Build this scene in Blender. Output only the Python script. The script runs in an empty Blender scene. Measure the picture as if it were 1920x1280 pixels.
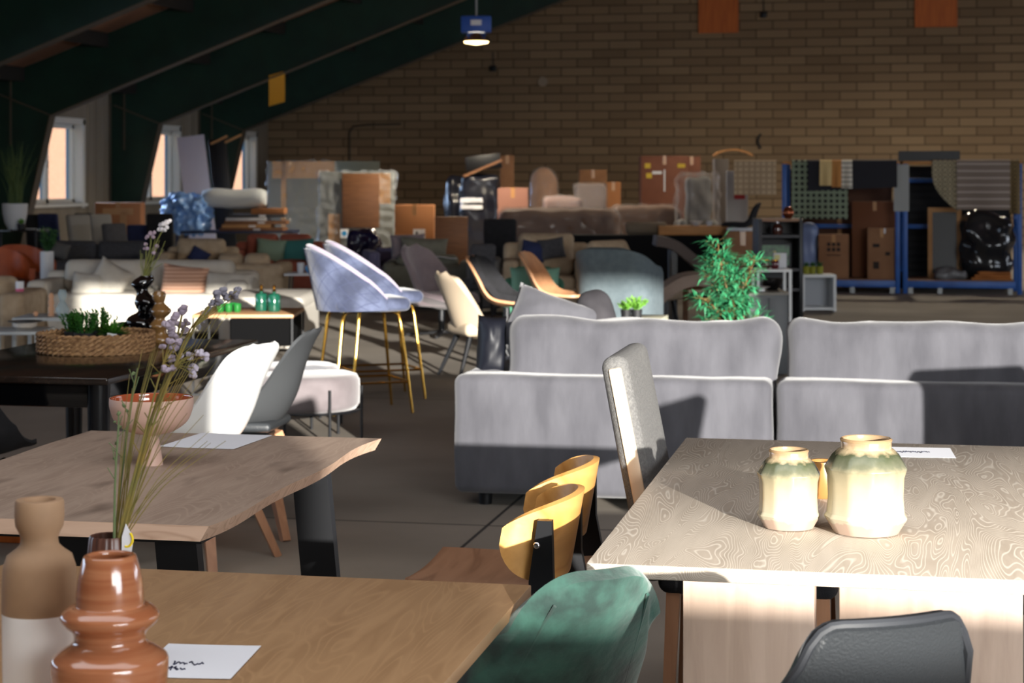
import bpy, bmesh, math, random
from mathutils import Vector, Matrix, noise as mn

random.seed(7)
S = bpy.context.scene
C = S.collection
PI = math.pi
rad = math.radians

# ------------------------------------------------------------------ camera
FPX, CAMH, HOR = 3571.0, 1.5, 338.0      # focal length (px of 1920), eye height, horizon row
YAW = math.atan(710 / FPX)               # the camera looks this far to the left of the hall's long axis
fw = Vector((-math.sin(YAW), math.cos(YAW), 0))
rt = Vector((math.cos(YAW), math.sin(YAW), 0))
cam_d = bpy.data.cameras.new('camera')
cam = bpy.data.objects.new('camera', cam_d)
C.objects.link(cam)
cam.location = (0, 0, CAMH)
cam.rotation_euler = (PI / 2, 0, YAW)
cam_d.sensor_width = 36
cam_d.lens = FPX / 1920 * 36
cam_d.shift_y = -(640 - HOR) / 1920
cam_d.clip_start, cam_d.clip_end = 0.05, 400
cam_d.dof.use_dof = True
cam_d.dof.focus_distance = 4.1
cam_d.dof.aperture_fstop = 8.6
S.camera = cam

# ------------------------------------------------------------------ world, sun, exposure
S.view_settings.view_transform = 'Standard'
S.view_settings.look = 'None'
S.view_settings.exposure = 0.12
S.view_settings.gamma = 1.0
S.view_settings.use_curve_mapping = False
try:
    S.cycles.use_denoising = True
    S.cycles.max_bounces = 6
    S.cycles.diffuse_bounces = 3
    S.cycles.caustics_reflective = False
    S.cycles.caustics_refractive = False
except Exception:
    pass
w = bpy.data.worlds.new('sky')
S.world = w
w.use_nodes = True
nt = w.node_tree
bg = nt.nodes['Background']
sky = nt.nodes.new('ShaderNodeTexSky')
sky.sky_type = 'NISHITA'
sky.sun_disc = False
sky.sun_elevation = rad(14)
sky.sun_rotation = rad(150)
nt.links.new(sky.outputs[0], bg.inputs[0])
bg.inputs[1].default_value = 0.22

SUN_AZ = YAW + rad(15.4)      # travel direction, left of the hall axis
SUN_EL = rad(7.8)
su = Vector((-math.sin(SUN_AZ) * math.cos(SUN_EL), math.cos(SUN_AZ) * math.cos(SUN_EL), -math.sin(SUN_EL)))
sl = bpy.data.lights.new('sun', 'SUN')
sl.energy = 13.5
sl.angle = rad(0.5)
sl.color = (1.0, 0.955, 0.88)
so = bpy.data.objects.new('sun', sl)
so.rotation_euler = su.to_track_quat('-Z', 'Y').to_euler()
C.objects.link(so)


def area(name, loc, dirn, sx, sy, power, col):
    l = bpy.data.lights.new(name, 'AREA')
    l.shape = 'RECTANGLE'
    l.size, l.size_y, l.energy, l.color = sx, sy, power, col
    if name == 'window_daylight':
        l.spread = rad(100)
    o = bpy.data.objects.new(name, l)
    o.location = loc
    o.rotation_euler = Vector(dirn).to_track_quat('-Z', 'Y').to_euler()
    C.objects.link(o)
    return o


# daylight of the glazed front behind the camera and the windows, plus added fill
area('front_daylight', (6.5, -4.8, 2.6), (-0.35, 1, -0.12), 9, 3.6, 1500, (0.86, 0.93, 1.0))
area('roof_fill', (-1.0, 2.0, 5.6), (0, 0.25, -1), 9, 3, 230, (0.95, 0.97, 1.0))  # added overhead fill; the roof has no opening here
area('left_fill', (-15.0, 12.0, 1.9), (1, 0.1, -0.1), 16, 1.3, 380, (0.62, 0.78, 1.0))  # added ambient fill; this stretch of wall has no window
area('right_fill', (15.0, 26.0, 2.0), (-1, 0.05, 0.0), 24, 1.4, 800, (0.80, 0.88, 1.0))  # added ambient fill along the windowless right wall
area('window_daylight', (-14.9, 33.0, 1.85), (1, -0.2, -0.45), 2.0, 1.3, 90, (0.45, 0.66, 1.0))
area('window_daylight', (-14.9, 38.2, 1.85), (1, -0.2, -0.45), 2.0, 1.3, 90, (0.45, 0.66, 1.0))

# ------------------------------------------------------------------ pixel helpers (a photo pixel at a known depth or height)
def P(px, py, d):
    v = rt * ((px - 960) / FPX * d) + fw * d
    return Vector((v.x, v.y, CAMH - (py - HOR) * d / FPX))


def onz(px, py, z):
    return P(px, py, (CAMH - z) * FPX / (py - HOR))


def G(px, d):
    v = P(px, HOR, d)
    return Vector((v.x, v.y, 0))


def Z(py, d):
    return CAMH - (py - HOR) * d / FPX


def M_(n, d):
    return n * d / FPX


# ------------------------------------------------------------------ materials
def lin(c):
    out = []
    for v in c:
        v = v / 255.0
        out.append(v / 12.92 if v <= 0.04045 else ((v + 0.055) / 1.055) ** 2.4)
    return (*out, 1.0)


MATS = {}


def mat(name, col, rough=0.6, metal=0.0, var=None, vscale=6.0, bump=0.0, bscale=60.0, coat=0.0, sheen=0.0,
        alpha=1.0, trans=0.0, spec=0.5, stretch=(1, 1, 1), detail=3.0):
    """principled surface; var = second colour mixed in by noise, bump = fine grain"""
    m = bpy.data.materials.new(name)
    m.use_nodes = True
    n, l = m.node_tree.nodes, m.node_tree.links
    b = n['Principled BSDF']
    b.inputs['Base Color'].default_value = lin(col)
    b.inputs['Roughness'].default_value = rough
    b.inputs['Metallic'].default_value = metal
    b.inputs['Coat Weight'].default_value = coat
    b.inputs['Sheen Weight'].default_value = sheen
    b.inputs['Specular IOR Level'].default_value = spec
    b.inputs['Alpha'].default_value = alpha
    b.inputs['Transmission Weight'].default_value = trans
    tc = n.new('ShaderNodeTexCoord')
    mp = n.new('ShaderNodeMapping')
    mp.inputs['Scale'].default_value = stretch
    l.new(tc.outputs['Object'], mp.inputs[0])
    if var:
        t = n.new('ShaderNodeTexNoise')
        t.inputs['Scale'].default_value = vscale
        t.inputs['Detail'].default_value = detail
        r = n.new('ShaderNodeValToRGB')
        r.color_ramp.elements[0].position = 0.35
        r.color_ramp.elements[1].position = 0.68
        r.color_ramp.elements[0].color = lin(col)
        r.color_ramp.elements[1].color = lin(var)
        l.new(mp.outputs[0], t.inputs['Vector'])
        l.new(t.outputs['Fac'], r.inputs[0])
        l.new(r.outputs[0], b.inputs['Base Color'])
    if bump:
        t2 = n.new('ShaderNodeTexNoise')
        t2.inputs['Scale'].default_value = bscale
        t2.inputs['Detail'].default_value = 4
        bp = n.new('ShaderNodeBump')
        bp.inputs['Strength'].default_value = bump
        bp.inputs['Distance'].default_value = 0.01
        l.new(mp.outputs[0], t2.inputs['Vector'])
        l.new(t2.outputs['Fac'], bp.inputs['Height'])
        l.new(bp.outputs[0], b.inputs['Normal'])
    MATS[name] = m
    return m


def wood(name, c1, c2, axis='Y', rough=0.5, lines=None, nlines=9, scale=1.0, knots=None, boards=0.0):
    """grain stretched along an axis; lines = colour of cathedral (contour) grain lines"""
    m = bpy.data.materials.new(name)
    m.use_nodes = True
    n, l = m.node_tree.nodes, m.node_tree.links
    b = n['Principled BSDF']
    b.inputs['Roughness'].default_value = rough
    tc = n.new('ShaderNodeTexCoord')
    mp = n.new('ShaderNodeMapping')
    s = {'X': (0.12, 1, 1), 'Y': (1, 0.12, 1), 'Z': (1, 1, 0.12)}[axis]
    mp.inputs['Scale'].default_value = [v * scale for v in s]
    l.new(tc.outputs['Object'], mp.inputs[0])
    t = n.new('ShaderNodeTexNoise')
    t.inputs['Scale'].default_value = 28
    t.inputs['Detail'].default_value = 5
    t.inputs['Distortion'].default_value = 0.6
    l.new(mp.outputs[0], t.inputs['Vector'])
    r = n.new('ShaderNodeValToRGB')
    r.color_ramp.elements[0].position = 0.3
    r.color_ramp.elements[1].position = 0.72
    r.color_ramp.elements[0].color = lin(c1)
    r.color_ramp.elements[1].color = lin(c2)
    l.new(t.outputs['Fac'], r.inputs[0])
    last = r.outputs[0]
    if lines:
        mp2 = n.new('ShaderNodeMapping')
        k = {'X': (0.15, 1, 1), 'Y': (1, 0.15, 1), 'Z': (1, 1, 0.15)}[axis]
        mp2.inputs['Scale'].default_value = k
        l.new(tc.outputs['Object'], mp2.inputs[0])
        t3 = n.new('ShaderNodeTexNoise')
        t3.inputs['Scale'].default_value = 7.0
        t3.inputs['Detail'].default_value = 2.2
        t3.inputs['Distortion'].default_value = 0.4
        l.new(mp2.outputs[0], t3.inputs['Vector'])
        mu = n.new('ShaderNodeMath')
        mu.operation = 'MULTIPLY'
        mu.inputs[1].default_value = nlines
        l.new(t3.outputs['Fac'], mu.inputs[0])
        fr = n.new('ShaderNodeMath')
        fr.operation = 'PINGPONG'
        fr.inputs[1].default_value = 0.5
        l.new(mu.outputs[0], fr.inputs[0])
        r2 = n.new('ShaderNodeValToRGB')
        r2.color_ramp.elements[0].position = 0.0
        r2.color_ramp.elements[0].color = (1, 1, 1, 1)
        r2.color_ramp.elements[1].position = 0.2
        r2.color_ramp.elements[1].color = (0, 0, 0, 1)
        l.new(fr.outputs[0], r2.inputs[0])
        mx = n.new('ShaderNodeMix')
        mx.data_type = 'RGBA'
        l.new(r2.outputs[0], mx.inputs[0])
        l.new(last, mx.inputs[6])
        mx.inputs[7].default_value = lin(lines)
        last = mx.outputs[2]
    if knots:
        mp3 = n.new('ShaderNodeMapping')
        mp3.inputs['Scale'].default_value = {'X': (0.35, 1, 1), 'Y': (1, 0.35, 1), 'Z': (1, 1, 0.35)}[axis]
        l.new(tc.outputs['Object'], mp3.inputs[0])
        t4 = n.new('ShaderNodeTexNoise')
        t4.inputs['Scale'].default_value = 7
        t4.inputs['Detail'].default_value = 2
        l.new(mp3.outputs[0], t4.inputs['Vector'])
        r3 = n.new('ShaderNodeValToRGB')
        r3.color_ramp.elements[0].position = 0.62
        r3.color_ramp.elements[0].color = (0, 0, 0, 1)
        r3.color_ramp.elements[1].position = 0.78
        r3.color_ramp.elements[1].color = (1, 1, 1, 1)
        l.new(t4.outputs['Fac'], r3.inputs[0])
        mx = n.new('ShaderNodeMix')
        mx.data_type = 'RGBA'
        l.new(r3.outputs[0], mx.inputs[0])
        l.new(last, mx.inputs[6])
        mx.inputs[7].default_value = lin(knots)
        last = mx.outputs[2]
    l.new(last, b.inputs['Base Color'])
    bp = n.new('ShaderNodeBump')
    bp.inputs['Strength'].default_value = 0.12
    bp.inputs['Distance'].default_value = 0.004
    l.new(t.outputs['Fac'], bp.inputs['Height'])
    l.new(bp.outputs[0], b.inputs['Normal'])
    MATS[name] = m
    return m


def glow(name, col, e):
    m = bpy.data.materials.new(name)
    m.use_nodes = True
    b = m.node_tree.nodes['Principled BSDF']
    b.inputs['Base Color'].default_value = lin(col)
    b.inputs['Emission Color'].default_value = lin(col)
    b.inputs['Emission Strength'].default_value = e
    return m


def film(name, col, clear=0.5, rough=0.12):
    """crinkled wrapping film or thin glass: see-through with glints"""
    m = bpy.data.materials.new(name)
    m.use_nodes = True
    n, l = m.node_tree.nodes, m.node_tree.links
    b = n['Principled BSDF']
    b.inputs['Base Color'].default_value = lin(col)
    b.inputs['Roughness'].default_value = rough
    tr = n.new('ShaderNodeBsdfTransparent')
    mx = n.new('ShaderNodeMixShader')
    mx.inputs[0].default_value = clear
    l.new(b.outputs[0], mx.inputs[1])
    l.new(tr.outputs[0], mx.inputs[2])
    l.new(mx.outputs[0], n['Material Output'].inputs[0])
    MATS[name] = m
    return m


# ------------------------------------------------------------------ mesh builder
class MB:
    def __init__(self):
        self.bm = bmesh.new()

    def box(self, c, s, bev=0.0, seg=2, M=None):
        T = Matrix.Translation(c) @ Matrix.Diagonal((s[0], s[1], s[2], 1))
        if M is not None:
            T = Matrix.Translation(c) @ M @ Matrix.Diagonal((s[0], s[1], s[2], 1))
        r = bmesh.ops.create_cube(self.bm, size=1, matrix=T)
        if bev > 0:
            vs = set(r['verts'])
            es = [e for e in self.bm.edges if e.verts[0] in vs and e.verts[1] in vs]
            bmesh.ops.bevel(self.bm, geom=es, offset=min(bev, min(s) * 0.49), segments=seg, affect='EDGES', profile=0.5)
        return self

    def hexa(self, p):
        """eight corners: bottom ring then top ring"""
        v = [self.bm.verts.new(q) for q in p]
        for f in ((3, 2, 1, 0), (4, 5, 6, 7), (0, 1, 5, 4), (1, 2, 6, 5), (2, 3, 7, 6), (3, 0, 4, 7)):
            self.bm.faces.new([v[i] for i in f])
        return self

    def bar(self, p0, p1, w, h, up=(0, 0, 1), taper=1.0):
        p0, p1 = Vector(p0), Vector(p1)
        d = (p1 - p0).normalized()
        up = Vector(up)
        if abs(d.dot(up)) > 0.95:
            up = Vector((0, 1, 0))
        x = d.cross(up).normalized()
        y = x.cross(d).normalized()
        a = [p0 + x * sx * w / 2 + y * sy * h / 2 for sx, sy in ((-1, -1), (1, -1), (1, 1), (-1, 1))]
        b = [p1 + x * sx * w / 2 * taper + y * sy * h / 2 * taper for sx, sy in ((-1, -1), (1, -1), (1, 1), (-1, 1))]
        return self.hexa(a + b)

    def tube(self, pts, r, n=8, cap=True):
        pts = [Vector(p) for p in pts]
        rs = r if isinstance(r, (list, tuple)) else [r] * len(pts)
        up = Vector((0.13, 0.21, 0.97)).normalized()
        rings = []
        for i, p in enumerate(pts):
            a, b = pts[max(i - 1, 0)], pts[min(i + 1, len(pts) - 1)]
            d = (b - a).normalized()
            if abs(d.dot(up)) > 0.98:
                up = Vector((1, 0.1, 0)).normalized()
            x = d.cross(up).normalized()
            y = d.cross(x).normalized()
            up = x.cross(d) * 1.0
            rings.append([self.bm.verts.new(p + (x * math.cos(2 * PI * k / n) + y * math.sin(2 * PI * k / n)) * rs[i]) for k in range(n)])
        self._skin(rings, cap)
        return self

    def _skin(self, rings, cap=True, close=True):
        for a, b in zip(rings, rings[1:]):
            n = len(a)
            for k in range(n if close else n - 1):
                try:
                    self.bm.faces.new((a[k], a[(k + 1) % n], b[(k + 1) % n], b[k]))
                except ValueError:
                    pass
        if cap:
            for r_, fl in ((rings[0], True), (rings[-1], False)):
                try:
                    self.bm.faces.new(list(reversed(r_)) if fl else r_)
                except ValueError:
                    pass

    def lathe(self, prof, n=28, at=(0, 0, 0), rib=None, cap=True, off=None, sc=(1, 1)):
        """profile of (r, z); rib = (count, depth); off(z) shifts a ring sideways"""
        rings = []
        for r, z in prof:
            ox, oy = off(z) if off else (0, 0)
            ring = []
            for k in range(n):
                a = 2 * PI * k / n
                rr = r * (1 + (rib[1] * math.cos(a * rib[0]) if rib else 0))
                ring.append(self.bm.verts.new((at[0] + ox + rr * math.cos(a) * sc[0], at[1] + oy + rr * math.sin(a) * sc[1], at[2] + z)))
            rings.append(ring)
        self._skin(rings, cap)
        return self

    def sheet(self, fn, nu, nv, t):
        """a curved sheet fn(u, v), u and v in 0..1, of thickness t"""
        e = 1e-3
        F, B = [], []
        for i in range(nu + 1):
            fr, br = [], []
            for j in range(nv + 1):
                u, v = i / nu, j / nv
                p = Vector(fn(u, v))
                du = Vector(fn(min(u + e, 1), v)) - Vector(fn(max(u - e, 0), v))
                dv = Vector(fn(u, min(v + e, 1))) - Vector(fn(u, max(v - e, 0)))
                nn = du.cross(dv)
                nn = nn.normalized() if nn.length > 1e-12 else Vector((0, 0, 1))
                tt = t(u, v) if callable(t) else t
                fr.append(self.bm.verts.new(p + nn * tt / 2))
                br.append(self.bm.verts.new(p - nn * tt / 2))
            F.append(fr)
            B.append(br)
        nf = self.bm.faces.new
        for i in range(nu):
            for j in range(nv):
                nf((F[i][j], F[i + 1][j], F[i + 1][j + 1], F[i][j + 1]))
                nf((B[i][j], B[i][j + 1], B[i + 1][j + 1], B[i + 1][j]))
        for i in range(nu):
            nf((F[i][0], B[i][0], B[i + 1][0], F[i + 1][0]))
            nf((F[i][nv], F[i + 1][nv], B[i + 1][nv], B[i][nv]))
        for j in range(nv):
            nf((F[0][j], F[0][j + 1], B[0][j + 1], B[0][j]))
            nf((F[nu][j], B[nu][j], B[nu][j + 1], F[nu][j + 1]))
        return self

    def soft(self, c, s, r=0.05, M=None, bulge=(0, 0, 0), wr=0.0, wsc=3.0, m=6, K=3, seed=0):
        """upholstered block: rounded edges, faces that swell, wrinkles"""
        h = Vector(s) / 2
        r = min(r, min(h) * 0.98)

        def coords(hh):
            inner = hh - r
            out = [-inner - r * math.tan(rad(45) * (1 - k / K)) for k in range(K)]
            mid = [-inner + 2 * inner * k / m for k in range(m + 1)]
            return out + mid + [-x for x in reversed(out)]
        X, Y, Zc = coords(h.x), coords(h.y), coords(h.z)
        ax = (X, Y, Zc)
        cache = {}
        MM = M if M is not None else Matrix.Identity(4)
        cc = Vector(c)

        def vert(p):
            key = (round(p[0], 5), round(p[1], 5), round(p[2], 5))
            if key in cache:
                return cache[key]
            p = Vector(p)
            q = Vector([max(-(h[i] - r), min(h[i] - r, p[i])) for i in range(3)])
            dv = p - q
            if dv.length > 1e-9:
                p = q + dv.normalized() * r
            u = [p[i] / h[i] for i in range(3)]
            g = [max(0, 1 - abs(v) ** 2.2) for v in u]
            p.x += bulge[0] * u[0] * g[1] * g[2]
            p.y += bulge[1] * u[1] * g[0] * g[2]
            p.z += bulge[2] * u[2] * g[0] * g[1]
            if wr:
                d2 = dv.normalized() if dv.length > 1e-9 else Vector((0, 0, 1))
                p += d2 * wr * mn.noise(p * wsc + Vector((seed * 7.1, seed, 3)))
            v = self.bm.verts.new(cc + (MM @ p))
            cache[key] = v
            return v
        for a in range(3):
            b, d = (a + 1) % 3, (a + 2) % 3
            for sgn in (-1, 1):
                for i in range(len(ax[b]) - 1):
                    for j in range(len(ax[d]) - 1):
                        qs = []
                        for (ii, jj) in ((i, j), (i + 1, j), (i + 1, j + 1), (i, j + 1)):
                            p = [0, 0, 0]
                            p[a] = sgn * h[a]
                            p[b] = ax[b][ii]
                            p[d] = ax[d][jj]
                            qs.append(vert(p))
                        if sgn < 0:
                            qs.reverse()
                        if len(set(qs)) == 4:
                            try:
                                self.bm.faces.new(qs)
                            except ValueError:
                                pass
        return self

    def pillow(self, w_, h_, t_, M=None, n=14, wr=0.01, seed=0):
        """scatter cushion lying in local XZ, thickness along Y"""
        MM = M if M is not None else Matrix.Identity(4)
        sides = []
        for sg in (-1, 1):
            rows = []
            for i in range(n + 1):
                row = []
                for j in range(n + 1):
                    u, v = 2 * i / n - 1, 2 * j / n - 1
                    th = t_ / 2 * math.sqrt(max(0, (1 - abs(u) ** 3) * (1 - abs(v) ** 3)))
                    px = w_ / 2 * u * (1 - 0.07 * (1 - v * v) * abs(u) ** 4)
                    pz = h_ / 2 * v * (1 - 0.07 * (1 - u * u) * abs(v) ** 4)
                    nn = wr * mn.noise(Vector((u * 2.2 + seed, v * 2.2, seed * 3.3 + sg)))
                    edge = (abs(u) == 1 or abs(v) == 1)
                    if edge and sg == 1:
                        row.append(sides[0][i][j])
                    else:
                        row.append(self.bm.verts.new(MM @ Vector((px, sg * th + (0 if edge else nn), pz))))
                rows.append(row)
            sides.append(rows)
        for k, rows in enumerate(sides):
            for i in range(n):
                for j in range(n):
                    q = [rows[i][j], rows[i + 1][j], rows[i + 1][j + 1], rows[i][j + 1]]
                    if k:
                        q.reverse()
                    try:
                        self.bm.faces.new(q)
                    except ValueError:
                        pass
        return self

    def prism(self, pts, z0, z1, M=None):
        """extrude a 2-D outline (x, y) from z0 to z1"""
        MM = M if M is not None else Matrix.Identity(4)
        a = [self.bm.verts.new(MM @ Vector((x, y, z0))) for x, y in pts]
        b = [self.bm.verts.new(MM @ Vector((x, y, z1))) for x, y in pts]
        self._skin([a, b], True)
        return self

    def leaf(self, p, d, up, L, W, curl=0.2):
        p, d, up = Vector(p), Vector(d).normalized(), Vector(up)
        s = d.cross(up)
        s = s.normalized() if s.length > 1e-6 else Vector((1, 0, 0))
        n_ = s.cross(d).normalized()
        m1 = p + d * L * 0.45
        tip = p + d * L - n_ * L * curl
        f = self.bm.verts.new
        a, b, c_, e_, t_ = f(p), f(m1 + s * W / 2 + n_ * W * 0.15), f(m1), f(m1 - s * W / 2 + n_ * W * 0.15), f(tip)
        self.bm.faces.new((a, b, c_))
        self.bm.faces.new((a, c_, e_))
        self.bm.faces.new((b, t_, c_))
        self.bm.faces.new((c_, t_, e_))
        return self

    def ball(self, c, r, sc=(1, 1, 1), seg=12, jit=0.0):
        T = Matrix.Translation(c) @ Matrix.Diagonal((sc[0], sc[1], sc[2], 1))
        rr = bmesh.ops.create_uvsphere(self.bm, u_segments=seg, v_segments=max(5, seg * 2 // 3), radius=r, matrix=T)
        if jit:
            for v in rr['verts']:
                v.co += (v.co - Vector(c)) * jit * mn.noise(v.co * (2.0 / r))
        return self

    def build(self, name, m, parent=None, loc=None, rz=0.0, ang=40, world=False, smooth=True):
        """world=True: the vertices were given in world space"""
        if world:
            root = parent
            if parent is not None and parent.parent is not None:
                root = parent.parent
            if root is not None:
                T = Matrix.Translation(root.location) @ root.rotation_euler.to_matrix().to_4x4()
                self.bm.transform(T.inverted())
            elif loc is not None:
                self.bm.transform(Matrix.Translation(-Vector(loc)))
        bmesh.ops.recalc_face_normals(self.bm, faces=self.bm.faces[:])
        me = bpy.data.meshes.new(name)
        self.bm.to_mesh(me)
        self.bm.free()
        me.materials.append(m)
        if smooth:
            me.polygons.foreach_set('use_smooth', [True] * len(me.polygons))
            me.set_sharp_from_angle(angle=rad(ang))
        o = bpy.data.objects.new(name, me)
        C.objects.link(o)
        if parent is not None:
            o.parent = parent
        if loc is not None:
            o.location = loc
        if rz:
            o.rotation_euler = (0, 0, rz)
        return o


def tag(o, label, cat, group=None, kind=None):
    o['label'] = label
    o['category'] = cat
    if group:
        o['group'] = group
    if kind:
        o['kind'] = kind
    return o


def thing(name, label, cat, loc=(0, 0, 0), rz=0.0, group=None):
    o = bpy.data.objects.new(name, None)
    o.empty_display_size = 0.1
    C.objects.link(o)
    o.location = loc
    o.rotation_euler = (0, 0, rz)
    return tag(o, label, cat, group)


def struct(o):
    o['kind'] = 'structure'
    return o


def dup(root, loc, rz, label=None, group=None):
    def rec(o, par):
        c = o.copy()
        C.objects.link(c)
        c.parent = par
        for ch in [x for x in bpy.data.objects if x.parent == o]:
            rec(ch, c)
        return c
    c = rec(root, None)
    c.location = loc
    c.rotation_euler = (0, 0, rz)
    if label:
        c['label'] = label
    if group:
        c['group'] = group
    return c


def Rx(a):
    return Matrix.Rotation(a, 4, 'X')


def Ry(a):
    return Matrix.Rotation(a, 4, 'Y')


def Rz(a):
    return Matrix.Rotation(a, 4, 'Z')


def T(x, y, z):
    return Matrix.Translation((x, y, z))


def lerp(a, b, t):
    return a + (b - a) * t


def curve(pts, t):
    """Catmull-Rom through a list of tuples, t in 0..1"""
    n = len(pts) - 1
    f = min(max(t, 0), 1) * n
    i = min(int(f), n - 1)
    u = f - i
    p0, p1, p2, p3 = pts[max(i - 1, 0)], pts[i], pts[i + 1], pts[min(i + 2, n)]
    return [0.5 * ((2 * b) + (-a + c) * u + (2 * a - 5 * b + 4 * c - d) * u * u + (-a + 3 * b - 3 * c + d) * u ** 3)
            for a, b, c, d in zip(p0, p1, p2, p3)]


FRONT_L, FRONT_R, AWAY = -PI / 2, PI / 2, PI     # facing -X, +X, +Y (a front is local -Y)

# ------------------------------------------------------------------ shared materials
black_metal = mat('black_metal', (22, 23, 26), 0.42, 0.3)
black_gloss = mat('black_gloss', (10, 10, 12), 0.12, coat=0.5)
black_fabric = mat('black_fabric', (22, 22, 25), 0.95, var=(30, 30, 34), vscale=20, bump=0.3, bscale=300)
black_leather = mat('black_leather', (46, 49, 52), 0.38, bump=0.25, bscale=220)
navy_fabric = mat('navy_fabric', (34, 42, 78), 0.95, var=(42, 52, 92), vscale=10)
grey_fabric = mat('grey_fabric', (88, 87, 86), 0.95, var=(108, 107, 105), vscale=150, bump=0.4, bscale=320, detail=5)
dark_grey_fabric = mat('dark_grey_fabric', (62, 62, 66), 0.95, var=(74, 74, 78), vscale=30)
beige_fabric = mat('beige_fabric', (168, 148, 122), 0.95, var=(182, 162, 136), vscale=14, bump=0.2, bscale=200)
cream_fabric = mat('cream_fabric', (188, 182, 170), 0.95, var=(198, 192, 181), vscale=9, bump=0.2, bscale=160)
olive_fabric = mat('olive_fabric', (108, 106, 92), 0.95, var=(120, 118, 104), vscale=12)
rust_fabric = mat('rust_fabric', (142, 74, 56), 0.95, var=(156, 84, 64), vscale=12)
orange_leather = mat('orange_leather', (168, 76, 30), 0.5, var=(150, 64, 26), vscale=8)
teal_fabric = mat('teal_fabric', (52, 110, 106), 0.95)
mint_fabric = mat('mint_fabric', (132, 182, 158), 0.95, var=(120, 172, 148), vscale=8)
sage_fabric = mat('sage_fabric', (128, 148, 126), 0.95)
mauve_fabric = mat('mauve_fabric', (128, 114, 118), 0.9, var=(142, 128, 130), vscale=8, sheen=0.3)
bluegrey_fabric = mat('bluegrey_fabric', (86, 98, 103), 0.95, var=(96, 108, 113), vscale=18, bump=0.2, bscale=200)
lilac_fabric = mat('lilac_fabric', (104, 100, 128), 0.95)
taupe_fabric = mat('taupe_fabric', (138, 120, 108), 0.9, var=(150, 132, 120), vscale=8)
brown_leather = mat('brown_leather', (62, 46, 38), 0.6)
peach_fabric = mat('peach_fabric', (205, 158, 132), 0.95)
sofa_velvet = mat('sofa_velvet', (60, 60, 66), 0.85, var=(77, 77, 83), vscale=6, bump=0.3, bscale=14, sheen=0.3, detail=6, stretch=(1.6, 1.6, 0.5))
pouf_velvet = mat('pouf_velvet', (94, 86, 88), 0.8, var=(110, 102, 104), vscale=7, bump=0.2, bscale=20, sheen=0.4)
green_velvet = mat('green_velvet', (10, 42, 36), 0.8, var=(52, 98, 85), vscale=12, bump=0.3, bscale=30, sheen=0.35, detail=6)
stool_velvet = mat('stool_velvet', (36, 43, 66), 0.8, var=(82, 90, 116), vscale=6, bump=0.25, bscale=20, sheen=0.25, detail=5)
gold = mat('gold_metal', (206, 158, 70), 0.22, 1.0)
chrome = mat('chrome', (200, 200, 205), 0.18, 1.0)
white_paint = mat('white_paint', (226, 228, 228), 0.45)
white_plastic = mat('white_plastic', (238, 238, 236), 0.32, coat=0.2)
grey_plastic = mat('grey_plastic', (62, 64, 66), 0.4)
paper = mat('paper', (226, 228, 234), 0.8)
ink = mat('ink', (26, 30, 60), 0.7)
card = mat('cardboard', (138, 98, 68), 0.85, var=(150, 108, 76), vscale=4)
card_red = mat('cardboard_reddish', (112, 68, 50), 0.85, var=(122, 76, 56), vscale=4)
card_pale = mat('cardboard_pale', (186, 142, 96), 0.85, var=(172, 128, 84), vscale=4)
tape = mat('brown_tape', (176, 128, 78), 0.25)
print_black = mat('box_print', (40, 28, 22), 0.8)
orange_board = mat('orange_board', (206, 112, 44), 0.6, var=(186, 96, 36), vscale=3, stretch=(6, 1, 0.5))
blue_steel = mat('blue_steel', (36, 92, 170), 0.45, var=(30, 78, 150), vscale=5)
galv = mat('galvanised', (150, 152, 152), 0.5, 0.6)
oak_t3 = wood('oak_brown', (150, 116, 82), (172, 137, 100), 'Y', 0.45, lines=(170, 135, 98), nlines=30)
oak_t2 = wood('oak_live', (146, 126, 111), (168, 148, 132), 'Y', 0.55, lines=(165, 145, 129), nlines=30, knots=(78, 62, 52))
oak_edge = wood('oak_edge', (196, 162, 138), (212, 180, 156), 'X', 0.6, lines=(184, 150, 126), nlines=12)
oak_t1 = wood('oak_whitewashed', (160, 148, 133), (178, 166, 151), 'Y', 0.5, lines=(202, 193, 179), nlines=70)
oak_t1v = wood('oak_whitewashed_upright', (176, 152, 134), (198, 174, 156), 'Z', 0.55)
oak_leg = wood('oak_leg', (168, 120, 88), (188, 140, 106), 'Z', 0.5)
beech = wood('honey_beech', (206, 150, 82), (222, 168, 98), 'X', 0.38, lines=(196, 138, 70), nlines=5)
walnut_seat = wood('walnut_seat', (146, 108, 82), (162, 122, 94), 'X', 0.45, lines=(132, 96, 72), nlines=6)
dark_gloss_wood = wood('dark_gloss_wood', (30, 24, 21), (44, 34, 28), 'Y', 0.14)
tan_ply = wood('tan_ply', (186, 136, 98), (204, 152, 112), 'Z', 0.4)
plank_wood = wood('plank_wood', (170, 116, 62), (190, 134, 76), 'X', 0.6)
brown_wood = wood('brown_wood', (112, 72, 42), (134, 90, 54), 'X', 0.5)
leaf_dark = mat('leaf_dark', (52, 92, 50), 0.5, var=(70, 112, 60), vscale=8)
leaf_fresh = mat('leaf_fresh', (34, 88, 26), 0.5, var=(58, 116, 34), vscale=14)
leaf_bright = mat('leaf_bright', (92, 150, 44), 0.5, var=(124, 172, 74), vscale=14)
leaf_bamboo = mat('leaf_bamboo', (40, 128, 84), 0.45, var=(76, 160, 112), vscale=12)
soil = mat('soil', (40, 30, 24), 0.95)
pot_black = mat('pot_black', (24, 25, 28), 0.6)
pot_white = mat('pot_white', (206, 208, 212), 0.5)
terracotta = mat('terracotta_pot', (176, 112, 66), 0.7)

# ------------------------------------------------------------------ the hall
XL, XR, YB, YF = -15.3, 15.3, 45.6, -5.0
EAVE, SL = 3.28, 0.37


def roof_z(x):
    return EAVE + SL * min(x - XL, XR - x)


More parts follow.
